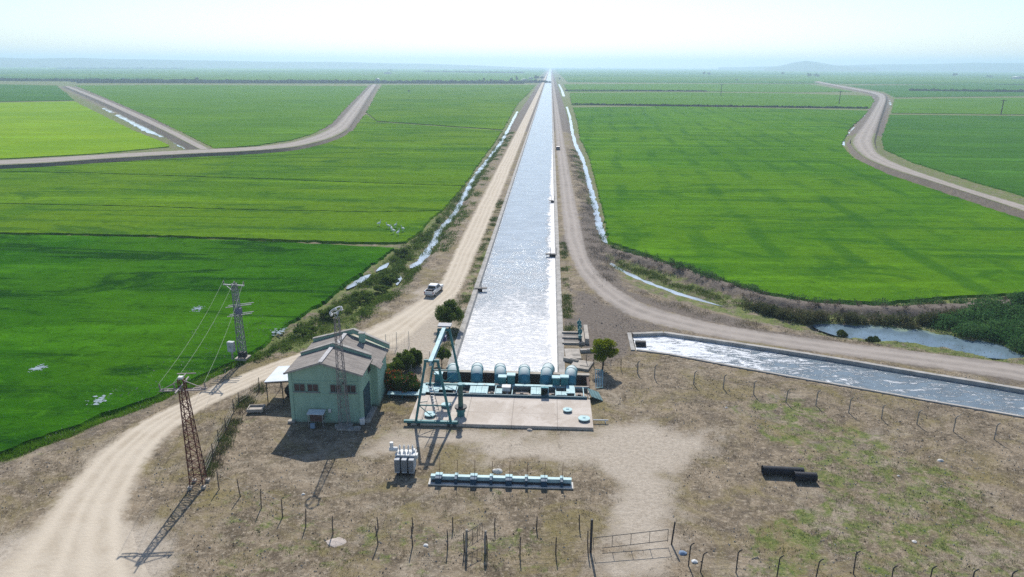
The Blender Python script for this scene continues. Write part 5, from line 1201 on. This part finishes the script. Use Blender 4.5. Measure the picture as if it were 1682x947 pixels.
scatter('undergrowth', 4000, (8.5, 15, 128, 330), lambda X, Y: sstep(.5, .62, fbm(X+50, Y, .2, 3))*.8*(seg_dist(X, Y, [(14.2, 130), (13, 150), (11.8, 200), (11, 330)]) < 1.3), GRN2, .5, .12, 8, .4, 19)

def pebbles(n, box, m, s0, s1, seedv, name='pebbles'):
    g = np.random.default_rng(seedv); X = g.uniform(box[0], box[1], n); Y = g.uniform(box[2], box[3], n); k_ = (base_mask(X, Y)*(1-sstep(.1, .5, zones(X, Y)[..., 0])) > .02+g.random(n)*.9) & (fbm(X, Y, .3, 4) > g.uniform(.3, .6, n)); X, Y = X[k_], Y[k_]
    Z = ground_z(X, Y); ok = Z > -1.2; X, Y, Z = X[ok], Y[ok], Z[ok]; Z = np.maximum(Z, -.0); n = len(X); s = s0+(s1-s0)*g.random(n)**3; a = g.random(n)*6.28; V = []
    P = [np.stack([X+np.cos(a+t)*s*g.uniform(.6, 1.2, n), Y+np.sin(a+t)*s*g.uniform(.6, 1.2, n), Z-.02], -1) for t in (0, 2.1, 4.2)]+[np.stack([X, Y, Z+s*.8], -1)]
    V = np.stack(P, 1).reshape(-1, 3); b = (np.arange(n)*4)[:, None, None]; Fq = (b+np.array([(0, 1, 3), (1, 2, 3), (2, 0, 3)])[None]).reshape(-1, 3)
    return tag(np_mesh(name, V, Fq, m), kind='stuff')
pebbles(22000, (-50, 70, 40, 100), mat('pale_pebble', (.50, .45, .38), .9, .3, .5), .03, .11, 5)
pebbles(12000, (-50, 70, 40, 100), mat('dark_clod', (.17, .135, .105), .95, .3, .5), .03, .10, 6, 'clods')
pebbles(6000, (-24, 14, 84, 180), mat('grey_clod', (.28, .25, .22), .95, .3, .5), .05, .14, 7, 'clods')
# bushes along the drain that can be told apart
for i, (px, py_, h, r, lb_) in enumerate(((505, 553, 1.5, 1.6, 'dark green bush on the left bank directly above the pump house roof'), (545, 520, 1.9, 1.9, 'tall dark bush at the rice edge left of the pools'), (592, 492, 1.9, 2.0, 'large dark bush beside the small pools on the left bank'),
        (640, 462, 1.6, 1.6, 'dark bush between the two branches of the left drain'), (660, 418, 1.7, 1.7, 'dark bush where the brown dike meets the left drain'), (628, 478, 1.3, 1.4, 'rounded bush on the brown mound left of the pickup'),
        (1383, 545, 1.0, .9, 'dry bush at the near end of the marsh pond'), (1432, 566, 1.1, .8, 'dark upright shrub between the marsh pond and the right road'))):
    p = G(px, py_, -.6); tree('bank_bush', p.x, p.y, h, r, .2, L_OLIVE if i > 5 else GRN2, lb_, 'bush', 1500, .17, 60+i, 'bushes on the drain banks', z=gz(p.x, p.y)-.1, nb=10, tr=.04)

ob = empty('outlet_pipe', (SN[0].x+.6, (SN[0].y+SS[0].y)/2-.3, -.3), math.radians(-90), 'black pipe mouth in the end wall of the side canal', 'pipe')
MB().tube([(0, -.6, 0), (0, .75, 0)], .62, 18, False).tube([(0, .75, 0), (0, -.6, 0)], .5, 18, False).build('shell', BLACK, ob, True); MB().cyl((0, -.5, 0), (0, -.45, 0), .5, n=18).build('inner_face', DARKST, ob)
st_ = empty('pipe_stand', (5.6, 68.5, 0), 0, 'small pale pipe stub on a stand off the right edge of the platform', 'pipe stand')
MB().cyl((-.4, .2, .3), (1.2, .2, .3), .07, n=8).build('stub', WHITE, st_); MB().box((.9, .2, .12), (.1, .4, .24)).build('leg', WHITE, st_)
# rocks, litter
def rock(px, py_, s, m, label, cat='stone', z=0):
    p = G(px, py_); r = random.Random(int(px*3+py_)); b = MB(); n = 8; V = []; rings = ((0, 1.0), (.45, .9), (.8, .5), (.95, .1))
    for zz, q in rings:
        for j in range(n): a = j*2*math.pi/n; k = q*r.uniform(.75, 1.15); V.append((math.cos(a)*s*k, math.sin(a)*s*.8*k, zz*s*.7*r.uniform(.9, 1.1)))
    b.add(V, [(i*n+j, i*n+(j+1) % n, (i+1)*n+(j+1) % n, (i+1)*n+j) for i in range(3) for j in range(n)]+[tuple(range(3*n, 4*n))])
    o = b.build('stone' if cat == 'stone' else 'litter', m, None, True); o.location = (p.x, p.y, gz(p.x, p.y)-.02); return tag(o, label, cat)
STN = mat('pale_stone', (.62, .60, .56), .9, .2, 3.)
rock(1141, 922, .3, WHITE, 'white bag lying by the weeds right of the wide gate', 'litter'); rock(699, 895, .22, WHITE, 'white scrap lying in front of the foreground fence', 'litter')
rock(553, 889, .75, mat('pinkish_mound', (.46, .40, .35), .95, .2, 2.), 'flat pale pinkish patch of dumped soil by the foreground stick fence'); bpy.data.objects['stone'].scale = (1.2, 1.1, .18); rock(817, 774, .5, STN, 'pale stone behind the middle of the teal rack')
rock(1122, 908, .35, mat('blue_sack', (.2, .28, .4), .6, .2, 3.), 'bluish sack in the weeds beside the right post of the wide gate', 'litter')
rock(498, 811, .2, STN, 'pale scrap on the dirt below the mast shadow', 'litter'); rock(1545, 756, .3, STN, 'flat pale scrap on the scrub below the side canal fence', 'litter'); rock(1502, 889, .22, STN, 'pale stone in the green weeds near the bottom right fence')
rock(1476, 781, .16, STN, 'small pale stone right of the black pipes'); rock(1193, 669, .18, STN, 'small pale stone near the side canal fence'); rock(870, 706, .3, CONC(), 'small pale block at the front edge of the platform')
# egrets
for i, (px, py_) in enumerate(((638, 375), (643, 379), (650, 374), (646, 383), (654, 386), (662, 380), (623, 371))):
    p = G(px, py_, FZ+.42); b = MB(); s = 1.0
    s = 1.3; bird = empty('egret', (p.x, p.y, FZ+.42), random.random()*6, 'white egret standing in the rice with the flock left of the drain', 'bird', 'egrets standing in the rice')
    bird.scale = (1.3,)*3
    pts = [(-.42, 0, .42), (-.2, 0, .5), (.1, 0, .62), (.24, 0, .72), (.3, 0, .92), (.27, 0, 1.08), (.38, 0, 1.16), (.44, 0, 1.15)]
    b.tube(pts, [.05, .17, .19, .1, .05, .04, .05, .02], 8); 
    for yy in (-.06, .06): b.cyl((0, yy, -.2), (0, yy, .5), .018, n=5)
    b.build('body', mat('white_plumage', (.8, .8, .78), .8, .05, 1.), bird, True); MB().cyl((.43, 0, 1.15), (.58, 0, 1.11), .02, .004, 5).build('bill', mat('yellow_bill', (.5, .35, .05)), bird)

# ================================================================== DISTANCE
def farpole(px, py_, h, label):
    p = G(px, py_, FZ); t = empty('power_pole', (p.x, p.y, FZ), 0, label, 'pole', 'far power poles in the fields')
    MB().cyl((0, 0, 0), (0, 0, h), .45, .3, 8).build('shaft', WOODP, t); MB().box((0, 0, h-.8), (4.5, .4, .4)).build('crossarm', WOODP, t)
farpole(1184, 157, 15, 'thin far power pole in the upper right fields, left of the other two'); farpole(1378, 171, 13.5, 'thin far power pole just left of the winding road'); farpole(1644, 188, 12, 'leaning thin power pole near the right edge of the fields')
farpole(444, 134, 13, 'faint far power pole above the upper left fields'); farpole(149, 131, 13, 'faint far power pole on the hedge line at upper left')
FT = mat('far_tree_green', (.035, .065, .03), .95, .4, .3)
def fartree(px, py_, h, w, label, group='far trees on the plain'):
    p = G(px, py_, FZ); t = empty('distant_tree', (p.x, p.y, FZ), 0, label, 'tree', group)
    V, Fq = leaf_cloud(clumps(0, 0, h*.58, w/2, h*.42, 8, int(px)), 500, h*.07, int(px)); np_mesh('crown', V, Fq, FT, t)
    MB().cyl((0, 0, 0), (0, 0, h*.4), h*.05, h*.03, 6).build('trunk', BARK, t)
ft = [(881, 132, 14, 16, 'largest dark far tree left of the canal, beside the white farm buildings'), (890, 130, 9, 12, 'far tree right next to the left canal road'), (849, 133, 12, 7, 'slim far tree left of the white farm buildings'), (840, 134, 9, 10, 'low far tree left of the slim one'),
      (795, 134, 9, 5, 'lone slim far tree on the hedge line'), (808, 135, 7, 14, 'wide low far tree on the hedge line'), (919, 131, 7, 8, 'small far tree just right of the canal'), (1156, 124, 17, 14, 'left one of two far trees at upper right'), (1164, 124, 15, 12, 'right one of two far trees at upper right'),
      (1285, 123, 15, 20, 'far tree below the left foot of the hill'), (1328, 127, 16, 22, 'far tree where the winding road begins'), (1340, 127, 14, 26, 'far tree beside the start of the winding road'), (1568, 126, 18, 20, 'lone far tree at upper right edge'), (1625, 128, 12, 26, 'low far tree right of the lone one'),
      (324, 133, 8, 10, 'far bush on the dark hedge line at upper left'), (70, 111, 20, 50, 'far clump of trees at upper left'), (36, 111, 12, 25, 'small far clump at the left edge'), (234, 112, 14, 25, 'far clump on the line of trees at upper left'), (640, 117, 14, 40, 'far clump beyond the upper left fields'), (1210, 133, 6, 12, 'small far bush between the right fields'),
      (672, 151, 3, 3, 'tiny lone bush in the middle of the upper left rice field')]
for a in ft: fartree(*a)
def farm(px, py_, w, d, h, label, m=WHITE):
    p = G(px, py_, FZ); t = empty('farm_building', (p.x, p.y, FZ), random.uniform(-.2, .2), label, 'building', 'far farm buildings')
    MB().box((0, 0, h/2), (w, d, h)).build('wall', mat('cream_wall', (.5, .46, .4), .9), t)
    MB().prism([(-w/2-.5, h), (w/2+.5, h), (0, h+d*.22)], 'y', -d/2-.5, d/2+.5).build('roof', m, t); MB().box((0, -d/2-.05, h*.35), (2.4, .12, h*.7)).build('door', DARKST, t)
farm(862, 133, 18, 10, 4, 'long white roofed farm building far off left of the canal'); farm(872, 130, 12, 9, 4.5, 'smaller white farm building beside the largest far tree'); farm(823, 134, 14, 8, 3, 'low pale farm building on the hedge line', TRIM)
farm(620, 132, 10, 8, 4, 'tiny white building at the far end of the left gravel road'); farm(637, 121, 30, 12, 6, 'pale far building beyond the upper left fields'); farm(1672, 129, 40, 14, 6, 'white far building at the right edge'); farm(983, 112, 80, 30, 12, 'white far building on the horizon right of the canal'); farm(671, 109, 90, 30, 12, 'long white far building near the horizon left of the canal')
# hedge bank and tree lines
def hedge(px0, px1, n, h, w, m, ls, seedv):
    r = random.Random(seedv); bl = []
    a, b = G(*px0, FZ), G(*px1, FZ)
    for i in range(n):
        t = (i+r.random()*.6)/n; p = a.lerp(b, t); hh = h*r.uniform(.4, 1.3); bl.append((p.x, p.y+r.uniform(-w, w)*.5, FZ+hh*.4, (b-a).length/n*r.uniform(.5, 1.2), w*.5, hh*.6))
    V, Fq = leaf_cloud(bl, n*70, ls, seedv); return tag(np_mesh('hedgerow', V, Fq, m), kind='stuff')
BK = mat('dry_bank_brush', (.075, .075, .055), .95, .3, .05)
hedge((-60, 132), (320, 134), 130, 4.5, 30, FT, 2.2, 1); hedge((130, 134), (905, 135.5), 260, 4, 34, BK, 2.2, 2); hedge((130, 136), (860, 137), 230, 2.5, 12, BK, 1.8, 3)
hedge((95, 112.5), (300, 112.8), 60, 7, 40, FT, 4.5, 4); hedge((700, 118), (860, 120), 40, 5, 40, FT, 4, 5); hedge((1495, 149), (1760, 152), 60, 2.5, 12, FT, 2.0, 6); hedge((940, 171.8), (1425, 178), 260, 1.2, 3, BK, .9, 7)
hedge((930, 149), (1160, 150), 90, 1.4, 6, BK, 1.3, 8); hedge((600, 107), (800, 108.5), 50, 16, 80, FT, 8, 9)

for o in bpy.data.objects:
    if o.get('label') and not 4 <= len(o['label'].split()) <= 16: print('LABEL', len(o['label'].split()), o['label'])
